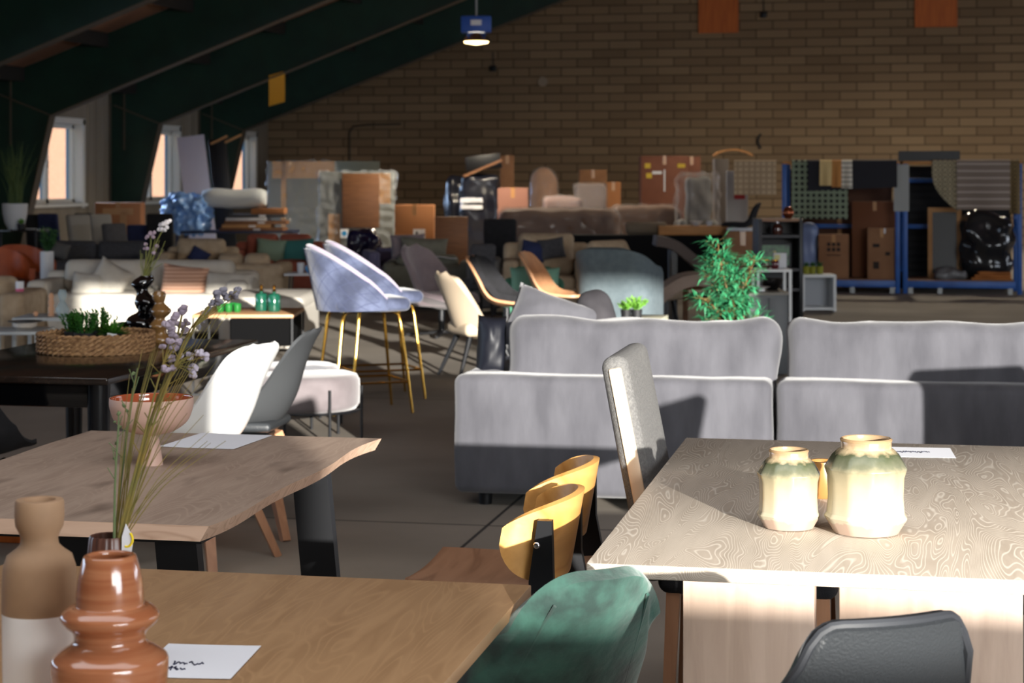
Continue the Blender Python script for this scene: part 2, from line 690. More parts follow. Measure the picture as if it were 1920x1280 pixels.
def hall_floor():
    m = mat('concrete_floor', (128, 120, 109), 0.75, var=(146, 137, 125), vscale=1.1, bump=0.08, bscale=40, detail=8)
    n, l = m.node_tree.nodes, m.node_tree.links
    b = n['Principled BSDF']
    src = b.inputs['Base Color'].links[0].from_socket
    tc = n.new('ShaderNodeTexCoord')
    sp = n.new('ShaderNodeSeparateXYZ')
    l.new(tc.outputs['Object'], sp.inputs[0])
    # saw-cut joints every 4.6 m along and across the slab
    cut = None
    for ax, off in (('X', 1.72), ('Y', 1.1)):
        ad = n.new('ShaderNodeMath')
        ad.operation = 'ADD'
        ad.inputs[1].default_value = off + 46
        l.new(sp.outputs[ax], ad.inputs[0])
        pp = n.new('ShaderNodeMath')
        pp.operation = 'PINGPONG'
        pp.inputs[1].default_value = 2.3
        l.new(ad.outputs[0], pp.inputs[0])
        lt = n.new('ShaderNodeMath')
        lt.operation = 'LESS_THAN'
        lt.inputs[1].default_value = 0.008
        l.new(pp.outputs[0], lt.inputs[0])
        if cut is None:
            cut = lt.outputs[0]
        else:
            mxm = n.new('ShaderNodeMath')
            mxm.operation = 'MAXIMUM'
            l.new(cut, mxm.inputs[0])
            l.new(lt.outputs[0], mxm.inputs[1])
            cut = mxm.outputs[0]
    mx = n.new('ShaderNodeMix')
    mx.data_type = 'RGBA'
    l.new(cut, mx.inputs[0])
    l.new(src, mx.inputs[6])
    mx.inputs[7].default_value = lin((40, 36, 33))
    l.new(mx.outputs[2], b.inputs['Base Color'])
    struct(MB().box((0, (YB + YF) / 2, -0.1), (XR - XL + 0.6, YB - YF + 0.6, 0.2)).build('floor', m))
    g = mat('yard_gravel', (150, 138, 124), 0.9, var=(130, 118, 106), vscale=3)
    struct(MB().box((-60, 30, -0.25), (89, 200, 0.2)).build('ground_outside', g))


def block_wall():
    m = bpy.data.materials.new('block_wall')
    m.use_nodes = True
    n, l = m.node_tree.nodes, m.node_tree.links
    b = n['Principled BSDF']
    b.inputs['Roughness'].default_value = 0.9
    tc = n.new('ShaderNodeTexCoord')
    sp = n.new('ShaderNodeSeparateXYZ')
    cb = n.new('ShaderNodeCombineXYZ')
    l.new(tc.outputs['Object'], sp.inputs[0])
    l.new(sp.outputs['X'], cb.inputs['X'])
    l.new(sp.outputs['Z'], cb.inputs['Y'])
    br = n.new('ShaderNodeTexBrick')
    br.inputs['Scale'].default_value = 1
    br.inputs['Brick Width'].default_value = 0.785
    br.inputs['Row Height'].default_value = 0.212
    br.inputs['Mortar Size'].default_value = 0.018
    br.inputs['Mortar Smooth'].default_value = 0.3
    br.inputs['Color1'].default_value = lin((158, 137, 110))
    br.inputs['Color2'].default_value = lin((134, 114, 90))
    br.inputs['Mortar'].default_value = lin((100, 84, 64))
    l.new(cb.outputs[0], br.inputs['Vector'])
    t = n.new('ShaderNodeTexNoise')
    t.inputs['Scale'].default_value = 0.35
    t.inputs['Detail'].default_value = 5
    l.new(tc.outputs['Object'], t.inputs['Vector'])
    r = n.new('ShaderNodeValToRGB')
    r.color_ramp.elements[0].color = (0.72, 0.70, 0.68, 1)
    r.color_ramp.elements[1].color = (1.08, 1.05, 1.0, 1)
    l.new(t.outputs['Fac'], r.inputs[0])
    mx = n.new('ShaderNodeMix')
    mx.data_type = 'RGBA'
    mx.blend_type = 'MULTIPLY'
    mx.inputs[0].default_value = 1
    l.new(br.outputs['Color'], mx.inputs[6])
    l.new(r.outputs[0], mx.inputs[7])
    l.new(mx.outputs[2], b.inputs['Base Color'])
    bp = n.new('ShaderNodeBump')
    bp.inputs['Strength'].default_value = 0.5
    bp.inputs['Distance'].default_value = 0.02
    bp.invert = True
    l.new(br.outputs['Fac'], bp.inputs['Height'])
    l.new(bp.outputs[0], b.inputs['Normal'])
    mb = MB()
    mb.prism([(XL - 0.3, 0), (XR + 0.3, 0), (XR + 0.3, EAVE - 0.1), (0, roof_z(0)), (XL - 0.3, EAVE - 0.1)], -(YB + 0.3), -YB, Rx(PI / 2))
    struct(mb.build('wall_back', m))


WIN = [(32.0, 34.4), (37.1, 39.5), (42.2, 44.6)]     # the three side windows along Y
WZ0, WZ1 = 1.07, 2.57


def side_walls():
    m = mat('panel_wall', (150, 142, 130), 0.85, var=(136, 128, 116), vscale=1.2, stretch=(1, 4, 0.4))
    mb = MB()
    ys = [YF] + [v for p in WIN for v in p] + [YB]
    for a, b in zip(ys[0::2], ys[1::2]):
        mb.box((XL - 0.15, (a + b) / 2, EAVE / 2), (0.3, b - a, EAVE))
    for a, b in WIN:
        mb.box((XL - 0.15, (a + b) / 2, WZ0 / 2), (0.3, b - a, WZ0))
        mb.box((XL - 0.15, (a + b) / 2, (WZ1 + EAVE) / 2), (0.3, b - a, EAVE - WZ1))
    for k in range(60):                                   # cover strips of the wall panels
        y = 20 + k * 0.42
        if not any(a - 0.05 < y < b + 0.05 for a, b in WIN):
            mb.box((XL + 0.008, y, EAVE / 2), (0.016, 0.05, EAVE))
    struct(mb.build('wall_left', m))
    struct(MB().box((XR + 0.15, (YB + YF) / 2, EAVE / 2), (0.3, YB - YF, EAVE)).build('wall_right', m))
    # front wall behind the camera with the glazed opening the sun comes through
    mb = MB()
    x0, x1, z0, z1 = 3.46, 8.9, 1.96, 3.88
    for a, b, c, d in ((XL, x0, 0, 9), (x1, XR, 0, 9), (x0, x1, 0, z0), (x0, x1, z1, 9)):
        mb.box(((a + b) / 2, YF - 0.1, (c + d) / 2), (b - a, 0.2, d - c))
    struct(mb.build('wall_front', m))
    mb = MB()
    for x in (x0, x1):
        mb.box((x, YF - 0.1, (z0 + z1) / 2), (0.05, 0.12, z1 - z0))
    for z in (z0, z1):
        mb.box(((x0 + x1) / 2, YF - 0.1, z), (x1 - x0, 0.12, 0.09))
    struct(mb.build('trim_5', white_paint))


def windows():
    pane_m = film('window_glass', (210, 225, 235), 0.93, 0.02)
    pvc = mat('white_window_frame', (232, 234, 232), 0.4)
    for k, (a, b) in enumerate(WIN):
        w_ = bpy.data.objects.new('window_%d' % (k + 1), None)
        C.objects.link(w_)
        w_.location = (XL, (a + b) / 2, (WZ0 + WZ1) / 2)
        struct(w_)
        hy, hz = (b - a) / 2, (WZ1 - WZ0) / 2
        fr = MB()
        for y in (-hy + 0.04, hy - 0.04):
            fr.box((-0.2, y, 0), (0.09, 0.08, 2 * hz))
        for z in (-hz + 0.04, hz - 0.04):
            fr.box((-0.2, 0, z), (0.09, 2 * hy, 0.08))
        fr.box((-0.2, 0, 0), (0.09, 0.12, 2 * hz))
        fr.build('window_frame', pvc, w_)
        tr = MB()                                          # inner architrave and sill
        for y in (-hy - 0.05, hy + 0.05):
            tr.box((0.015, y, 0), (0.03, 0.1, 2 * hz + 0.2))
        tr.box((0.015, 0, hz + 0.06), (0.03, 2 * hy + 0.2, 0.12))
        tr.box((0.03, 0, -hz - 0.04), (0.1, 2 * hy + 0.24, 0.06))
        tr.build('window_trim', pvc, w_)
        lin_ = MB()
        for y in (-hy, hy):
            lin_.box((-0.08, y, 0), (0.16, 0.02, 2 * hz))
        lin_.build('window_reveal', pvc, w_)
        bl_ = MB()                                         # pale blue strips on the outer reveal and the sash edge
        bl_.box((-0.28, hy - 0.01, 0), (0.08, 0.02, 2 * hz)).box((-0.255, -0.075, 0), (0.02, 0.03, 2 * hz - 0.16)).box((-0.255, hy - 0.10, 0), (0.02, 0.05, 2 * hz - 0.16))
        bl_.build('blue_strip', mat('blue_strip', (96, 178, 232), 0.4) if 'blue_strip' not in MATS else MATS['blue_strip'], w_)
        for s in (-1, 1):
            MB().box((-0.2, s * hy / 2, 0), (0.012, hy - 0.12, 2 * hz - 0.16)).build('window_pane', pane_m, w_)
        MB().box((-0.14, 0.0, -0.02), (0.03, 0.025, 0.14), 0.008).build('window_handle', chrome, w_)


def roof():
    deck = mat('roof_sheets', (150, 108, 84), 0.8, var=(118, 84, 64), vscale=0.7)
    mb = MB()
    t = 0.12
    for s in (-1, 1):
        x0 = XL - 0.3 if s < 0 else XR + 0.3
        mb.hexa([(x0, YF - 0.3, roof_z(x0)), (0, YF - 0.3, roof_z(0)), (0, YB + 0.3, roof_z(0)), (x0, YB + 0.3, roof_z(x0)),
                 (x0, YF - 0.3, roof_z(x0) + t), (0, YF - 0.3, roof_z(0) + t), (0, YB + 0.3, roof_z(0) + t), (x0, YB + 0.3, roof_z(x0) + t)])
    struct(mb.build('ceiling', deck))
    pur = mat('purlin_steel', (30, 28, 26), 0.7)
    mb = MB()
    for k in range(12):
        x = XL + 0.5 + k * 1.55
        mb.box((x, (YB + 12) / 2, roof_z(x) - 0.13), (0.1, YB - 12, 0.24))
    struct(mb.build('trim_6', pur))
    # portal frames of dark green steel: tapered column, knee plate, rafter with flanges
    green = mat('green_steel', (14, 44, 36), 0.5, var=(18, 54, 44), vscale=2)
    flange = mat('green_flange', (84, 76, 64), 0.6)
    for k, Y in enumerate((20.8, 25.8, 30.8, 35.8, 40.8)):
        rt_ = bpy.data.objects.new('trim_%d' % (k + 7), None)
        C.objects.link(rt_)
        rt_.location = (XL, Y, 0)
        struct(rt_)
        x1 = 15.2
        dz = 1.02
        kx, kz = 1.06, 2.62                                # inner knee
        web = MB()
        web.prism([(0, 0), (0.42, 0), (kx, kz), (x1, EAVE - dz + SL * x1 + 0.25 - 0.1), (x1, EAVE + SL * x1 - 0.02), (0, EAVE - 0.02)],
                  -0.012, 0.012, Rx(PI / 2))
        web.build('web', green, rt_)
        fl = MB()
        pr = [(0.42, 0), (kx, kz), (x1, EAVE - dz + SL * x1 + 0.15)]
        for (a, b), (c, d) in zip(pr, pr[1:]):
            fl.bar((a, 0, b), (c, 0, d), 0.22, 0.02, up=(0.6, 0, -0.8) if c < 2 else (0, 0, 1))
        fl.box((0.01, 0, EAVE / 2), (0.02, 0.22, EAVE))
        fl.bar((0.08, 0, EAVE - 0.28), (kx, 0, kz), 0.12, 0.025, up=(0.5, 0, 0.8))
        fl.box((0.3, 0, EAVE - 0.6), (0.02, 0.12, 1.15))
        fl.build('flange', flange, rt_)


def outside():
    m = bpy.data.materials.new('peach_brick')
    m.use_nodes = True
    n, l = m.node_tree.nodes, m.node_tree.links
    b = n['Principled BSDF']
    b.inputs['Roughness'].default_value = 0.9
    tc = n.new('ShaderNodeTexCoord')
    sp = n.new('ShaderNodeSeparateXYZ')
    cb = n.new('ShaderNodeCombineXYZ')
    l.new(tc.outputs['Object'], sp.inputs[0])
    l.new(sp.outputs['Y'], cb.inputs['X'])
    l.new(sp.outputs['Z'], cb.inputs['Y'])
    br = n.new('ShaderNodeTexBrick')
    br.inputs['Scale'].default_value = 3.5
    br.inputs['Color1'].default_value = lin((196, 150, 124))
    br.inputs['Color2'].default_value = lin((184, 138, 112))
    br.inputs['Mortar'].default_value = lin((200, 168, 148))
    l.new(cb.outputs[0], br.inputs['Vector'])
    l.new(br.outputs['Color'], b.inputs['Base Color'])
    r = bpy.data.objects.new('neighbouring_building', None)
    C.objects.link(r)
    r.location = (-34, 62, -0.15)
    tag(r, 'sunlit peach brick building seen outside through the side windows', 'building')
    MB().box((-2, 0, 4), (4, 110, 8)).build('facade', m, r)
    MB().box((-2, 0, 8.15), (4.6, 110.6, 0.3)).build('roof', galv, r)
    h = MB()
    for k in range(90):
        h.ball((random.uniform(-0.5, 0.5), -45 + k + random.uniform(-0.3, 0.3), 0.35), random.uniform(0.4, 0.6), (1, 1, 0.9), 8, 0.4)
    o = h.build('hedge', mat('hedge_leaves', (70, 84, 66), 0.9), None, (-31, 62, -0.15))
    tag(o, 'low grey-green hedge outside in front of the peach building', 'hedge', kind='stuff')


hall_floor()
block_wall()
side_walls()
windows()
roof()
outside()


def wall_bits():
    for (a, b, c) in ((1310, 1385, 62), (1715, 1795, 57)):
        p0, p1 = P(a, c, 45.5), P(b, c, 45.5)
        xa, xb = p0.x * YB / p0.y, p1.x * YB / p1.y
        zc = Z(c, 45.5)
        r = thing('wall_board', 'orange-brown wooden board high on the block wall, ' + ('above the tall cardboard box' if a < 1500 else 'above the blue rack with the rugs'), 'board', ((xa + xb) / 2, YB - 0.03, zc))
        MB().box((0, 0, 0.75), (xb - xa, 0.05, 1.5)).build('panel', orange_board, r)
        f = MB()
        for x in (-(xb - xa) / 2 + 0.03, (xb - xa) / 2 - 0.03):
            f.box((x, -0.03, 0.75), (0.05, 0.02, 1.5))
        f.build('batten', orange_board, r)
    # conduit up the wall and along it
    y = YB - 0.03
    pts = [P(655, 300, 46), P(655, 246, 46), P(662, 234, 46), P(690, 231, 46), P(752, 230, 46)]
    pts = [Vector((p.x * y / p.y, y, p.z)) for p in pts]
    o = MB().tube(pts, 0.022).build('conduit_pipe', mat('conduit_grey', (64, 54, 44), 0.6), None, pts[0], world=True)
    tag(o, 'thin dark conduit pipe bending across the block wall', 'pipe')
    p = P(1018, 150, 45.6)
    o = MB().lathe([(0.06, 0), (0.12, 0.02), (0.12, 0.05), (0.02, 0.06)], 20).build('wall_vent', mat('vent_grey', (160, 146, 128), 0.7), None, (p.x * YB / p.y, YB, p.z))
    o.rotation_euler = (PI / 2, 0, 0)
    tag(o, 'small round pale vent on the block wall', 'vent')
    p = P(1425, 266, 45.6)
    xx = p.x * YB / p.y
    hook = [(xx + 0.02, YB - 0.02, p.z + 0.18), (xx - 0.02, YB - 0.05, p.z + 0.12), (xx - 0.05, YB - 0.06, p.z), (xx + 0.02, YB - 0.05, p.z - 0.16)]
    tag(MB().tube(hook, 0.028).build('wall_hook', black_metal, None, hook[0], world=True), 'small dark iron hook on the block wall above the checked rug', 'hook')
    for (px, py, nm) in ((1432, 30, 'beside the left orange board'), (925, 124, 'just under the hanging lamp')):
        p = P(px, py, 45.6)
        xx = p.x * YB / p.y
        r = thing('junction_box', 'little dark junction box on the block wall ' + nm, 'junction box', (xx, YB - 0.04, p.z))
        MB().box((0, 0, 0), (0.16, 0.08, 0.14), 0.02).build('case', black_metal, r)
        MB().tube([(0, 0.02, 0.06), (0, 0.02, 0.4)], 0.012).build('cable', black_metal, r)


def lamp():
    d = 33.0
    p = P(893, 60, d)
    top = roof_z(p.x) - 0.25
    r = thing('hanging_lamp', 'blue box lamp with a glowing underside hanging from the roof', 'lamp', (p.x, p.y, p.z), YAW)
    blue = mat('lamp_blue', (36, 84, 176), 0.5)
    w_ = M_(56, d)
    MB().box((0, 0, 0.13), (w_, 0.34, M_(30, d)), 0.02).build('housing', blue, r)
    MB().box((0, -0.18, 0.15), (M_(20, d), 0.01, M_(10, d))).build('type_plate', paper, r)
    MB().lathe([(0.16, -0.02), (0.25, -0.17), (0.24, -0.17), (0.15, -0.02)], 24, cap=False).build('reflector', chrome, r)
    bl = MB().lathe([(0.02, -0.02), (0.14, -0.05), (0.22, -0.15), (0.2, -0.19), (0.02, -0.22)], 20).build('bulb', glow('lamp_glow', (255, 220, 150), 9), r)
    MB().tube([(0, 0, 0.26), (0, 0, top - p.z)], 0.018).tube([(-0.2, 0, 0.27), (0.2, 0, 0.27)], 0.015).build('hanger', galv, r)
    L = bpy.data.lights.new('lamp_light', 'SPOT')
    L.energy, L.color, L.shadow_soft_size, L.spot_size, L.spot_blend = 1000, (1.0, 0.86, 0.66), 0.2, rad(165), 0.6
    o = bpy.data.objects.new('lamp_light', L)
    o.location = (p.x, p.y, p.z - 0.3)
    C.objects.link(o)
    # its sisters further along the hall, above the picture
    for (x, y) in ((-1.5, 38.0), (4.5, 38.5), (0, 30)):
        c = dup(r, (x, y, 6.3), 0, 'blue hanging lamp above the picture, over the ' + {(-1.5, 38.0): 'wrapped sofas', (4.5, 38.5): 'rack', (0, 30): 'black sideboard'}[(x, y)], 'hall lamps')
        L2 = L.copy()
        L2.energy = 620
        o2 = bpy.data.objects.new('lamp_light', L2)
        o2.location = (x, y, 5.9)
        C.objects.link(o2)
    r['group'] = 'hall lamps'


def yellow_sheet():
    d = 37.38
    p = P(519, 166, d)
    o = MB().sheet(lambda u, v: ((u - 0.5) * M_(30, d), 0.03 * math.sin(v * 3), (v - 0.5) * M_(58, d) + (u - 0.5) * 0.09), 6, 8, 0.01).build(
        'hanging_sheet', mat('yellow_sheet', (214, 156, 34), 0.6), None, p, YAW)
    tag(o, 'yellow sheet hanging under the dark green rafter', 'sign')


wall_bits()
lamp()
yellow_sheet()


# ================================================================== the front tables and what stands on them
def scribble(mb, x0, y0, w_, h_, n, seed, z=0.0012, r=0.0011):
    rnd = random.Random(seed)
    for k in range(n):
        pts = []
        a = x0 + w_ * k / n
        for i in range(7):
            pts.append((a + w_ / n * (i / 6) * 0.9, y0 + h_ * (rnd.random() - 0.5), z))
        mb.tube(pts, r, 4)


def sheet_of_paper(name, label, c, w_, h_, rz, marks=None):
    r = thing(name, label, 'paper', c, rz)
    MB().sheet(lambda u, v: ((u - 0.5) * w_, (v - 0.5) * h_, 0.0012 + 0.002 * (u - 0.5) ** 2), 6, 6, 0.0006).build('sheet', paper, r)
    if marks:
        mb = MB()
        for mk in marks:
            scribble(mb, *mk, z=0.0024)
        mb.build('writing', ink, r)
    return r


def white_oak_table():
    x0, x1, y0, y1 = -0.578, 0.43, 3.644, 5.474
    cx, cy = (x0 + x1) / 2, (y0 + y1) / 2
    r = thing('dining_table', 'pale whitewashed oak dining table with slab legs carrying the two stoneware jars', 'table', (cx, cy, 0))
    MB().box((0, 0, 0.746), (x1 - x0, y1 - y0, 0.028), 0.003).build('tabletop', oak_t1, r)
    for (a, b, ya) in ((-0.428, -0.155, 3.99), (-0.105, 0.265, 4.01), (-0.428, -0.155, 5.0), (-0.105, 0.265, 4.98)):
        MB().box(((a + b) / 2 - cx, ya + 0.06 - cy, 0.366), (b - a, 0.12, 0.732), 0.003).build('leg', oak_t1v, r)
    MB().box((-0.13 - cx, 0, 0.69), (0.06, 1.0, 0.06)).build('stretcher', oak_leg, r)


def jar(name, label, px, py, d, w_, h_, n=11):
    p = P(px, py, d)
    r = thing(name, label, 'jar', (p.x, p.y, 0.7605), 0.3)
    glaze = MATS.get('jar_glaze')
    if glaze is None:
        glaze = bpy.data.materials.new('jar_glaze')
        glaze.use_nodes = True
        nn, l = glaze.node_tree.nodes, glaze.node_tree.links
        b = nn['Principled BSDF']
        b.inputs['Roughness'].default_value = 0.2
        tc = nn.new('ShaderNodeTexCoord')
        sp = nn.new('ShaderNodeSeparateXYZ')
        l.new(tc.outputs['Generated'], sp.inputs[0])
        nz = nn.new('ShaderNodeTexNoise')
        nz.inputs['Scale'].default_value = 9
        l.new(tc.outputs['Generated'], nz.inputs['Vector'])
        ad = nn.new('ShaderNodeMath')
        ad.operation = 'MULTIPLY_ADD'
        ad.inputs[1].default_value = 0.12
        l.new(nz.outputs['Fac'], ad.inputs[0])
        l.new(sp.outputs['Z'], ad.inputs[2])
        rp = nn.new('ShaderNodeValToRGB')
        e = rp.color_ramp.elements
        e[0].position, e[0].color = 0.0, lin((170, 148, 134))
        e[1].position, e[1].color = 1.0, lin((150, 126, 98))
        for ps, col in ((0.185, (168, 146, 130)), (0.20, (176, 168, 146)), (0.56, (166, 154, 126)), (0.72, (142, 134, 108)),
                        (0.80, (96, 97, 80)), (0.90, (66, 72, 52)), (0.955, (170, 152, 122))):  # dark shoulder tones stand in for reflections, painted into the glaze
            q = e.new(ps)
            q.color = lin(col)
        l.new(ad.outputs[0], rp.inputs[0])
        l.new(rp.outputs[0], b.inputs['Base Color'])
        MATS['jar_glaze'] = glaze
    R = w_ / 2
    # eleven shallow panels, a waist above the foot, a pinched shoulder and a short neck
    prof = [(0.70, 0), (0.76, 0.01), (0.97, 0.16), (0.985, 0.18), (0.93, 0.22), (0.90, 0.40), (0.92, 0.60), (0.985, 0.69), (0.98, 0.705),
            (0.80, 0.83), (0.66, 0.885), (0.60, 0.90), (0.60, 0.985), (0.585, 1.0), (0.54, 1.0), (0.53, 0.97), (0.55, 0.88), (0.84, 0.66), (0.84, 0.24), (0.6, 0.06), (0.02, 0.05)]
    mb = MB()
    rings = []
    seg = 6
    for q, zf in prof:
        ring = []
        for k in range(n * seg):
            a = 2 * PI * k / (n * seg)
            loc = ((k % seg) / seg - 0.5)
            flat = math.cos(PI / n) / math.cos(loc * 2 * PI / n)
            mix = 1.0 if 0.15 < zf < 0.87 else 0.25
            if k % seg == 0 and 0.2 < zf < 0.85:
                flat *= 0.992
            rr = q * R * (1 + (flat - 1) * mix)
            ring.append(mb.bm.verts.new((rr * math.cos(a), rr * math.sin(a), zf * h_)))
        rings.append(ring)
    mb._skin(rings)
    mb.build('body', glaze, r, ang=25)
    MB().lathe([(0.605 * R, 0.975 * h_), (0.612 * R, 0.992 * h_), (0.575 * R, 1.006 * h_), (0.535 * R, 0.995 * h_), (0.54 * R, 0.97 * h_)], 44, cap=False).build('rim', mat('jar_rim', (150, 124, 92), 0.3), r)
    return r


def white_table_set():
    white_oak_table()
    jar('stoneware_jar', 'smaller glazed stoneware jar, on the whitewashed table at the left of the pair', 1479, 985, 4.06, 0.139, 0.166)
    jar('stoneware_jar', 'larger glazed stoneware jar, on the whitewashed table at the right of the pair', 1624, 1000, 4.0, 0.178, 0.198)
    p = P(1543, 930, 4.45)
    r = thing('tealight_holder', 'small amber holder behind and between the two stoneware jars', 'candle holder', (p.x, p.y, 0.7605))
    MB().lathe([(0.03, 0), (0.036, 0.01), (0.042, 0.05), (0.036, 0.085), (0.028, 0.085), (0.034, 0.05), (0.02, 0.02)], 20).build('cup', mat('amber_glaze', (150, 106, 58), 0.3), r)
    c = onz(1695, 848, 0.7605)
    sheet_of_paper('price_sheet', 'white sheet with a line of writing at the far end of the whitewashed table', (c.x, c.y, 0.7605), 0.26, 0.19, 0.05,
                   [(-0.02, 0.0, 0.09, 0.03, 5, 3)])


def live_edge_table():
    x0, x1, y0, y1 = -2.33, -1.432, 3.873, 5.285
    cx, cy = (x0 + x1) / 2, (y0 + y1) / 2
    r = thing('dining_table', 'oak live-edge table with black steel legs carrying the pink bowl', 'table', (cx, cy, 0))

    def edge(t):
        return 0.022 * math.sin(t * 5.2 + 0.5) + 0.012 * math.sin(t * 11 + 1.0)
    n = 28
    R_ = [(x1 + edge(i / n) - edge(0) * (1 - i / n) - edge(1) * i / n, lerp(y0, y1, i / n)) for i in range(n + 1)]
    L_ = [(x0 + 0.8 * edge(1.7 - i / n), lerp(y1, y0, i / n)) for i in range(n + 1)]
    out = [(x - cx, y - cy) for x, y in R_ + L_]
    low = [(x - cx - 0.02 * (1 if x > cx else -1), y - cy) for x, y in R_ + L_]
    mb = MB()
    a = [mb.bm.verts.new((x, y, 0.726)) for x, y in low]
    b = [mb.bm.verts.new((x, y, 0.76)) for x, y in out]
    mb._skin([a, b], False)
    mb.bm.faces.new(list(reversed(a)))
    top = mb.bm.faces.new(b)
    o = mb.build('tabletop', oak_t2, r, ang=30)
    o.data.materials.append(oak_edge)
    for pl in o.data.polygons:
        if abs(pl.normal.z) < 0.8:
            pl.material_index = 1
    for (yy, nm) in ((y0 + 0.27, 0), (y1 - 0.3, 1)):
        for s in (-1, 1):
            q = 0.27 if nm == 0 else 0.33
            MB().bar((s * q, yy - cy, 0.724), (s * (q + 0.07), yy - cy, 0.0), 0.1, 0.035, up=(0, 1, 0)).build('leg', black_metal, r)
        MB().box((0, yy - cy, 0.70), (0.7, 0.1, 0.046)).build('crossbar', black_metal, r)
    # pink footed bowl
    p = onz(285, 872, 0.76)
    p = P(284, 872, 4.96)
    r = thing('footed_bowl', 'pink footed bowl with a shiny orange inside on the live-edge table', 'bowl', (p.x, p.y, 0.7605))
    k = M_(1, 4.96)
    prof = [(20 * k, 0), (21.5 * k, 0.002), (15 * k, 44 * k), (14 * k, 56 * k), (40 * k, 62 * k), (66 * k, 80 * k), (77 * k, 106 * k), (78 * k, 124 * k), (76.5 * k, 125 * k)]
    pink = mat('pink_ceramic', (196, 162, 146), 0.55)
    MB().lathe([curve(prof, i / 60) for i in range(61)], 56, cap=False).build('body', pink, r)
    MB().lathe([curve(q_, i / 40) for q_ in ([(77 * k, 125.5 * k), (74.5 * k, 124.5 * k), (72 * k, 108 * k), (61 * k, 87 * k), (37 * k, 72 * k), (2 * k, 70 * k)],) for i in range(41)], 56, cap=False).build('glazed_inside', mat('orange_glaze', (158, 80, 50), 0.1, coat=0.6), r)
    MB().box((-9 * k, -73 * k, 117 * k), (15 * k, 0.002, 12 * k), 0, 1, Rx(0.15)).build('sticker', paper, r)
    c = onz(407, 827, 0.7605)
    sheet_of_paper('price_sheet', 'white sheet on the live-edge table beside the pink bowl', (c.x, c.y, 0.7605), 0.22, 0.29, -0.05)


def brown_table():
    x0, x1, y0, y1 = -1.68, -0.645, 1.75, 3.425
    cx, cy = (x0 + x1) / 2, (y0 + y1) / 2
    r = thing('dining_table', 'brown oak table with square wooden legs carrying the terracotta and two-tone vases', 'table', (cx, cy, 0))
    MB().box((0, 0, 0.749), (x1 - x0, y1 - y0, 0.022), 0.002).build('tabletop', oak_t3, r)
    for sx in (-1, 1):
        for sy in (-1, 1):
            MB().box((sx * (x1 - cx - 0.035), sy * (y1 - cy - 0.06), 0.369), (0.05, 0.06, 0.738), 0.003).build('leg', oak_leg, r)
    for sx in (-1, 1):
        MB().box((sx * (x1 - cx - 0.12), 0, 0.69), (0.025, y1 - y0 - 0.3, 0.07)).build('rail', oak_leg, r)
    for sy in (-1, 1):
        MB().box((0, sy * (y1 - cy - 0.16), 0.69), (x1 - x0 - 0.265, 0.025, 0.07)).build('rail', oak_leg, r)


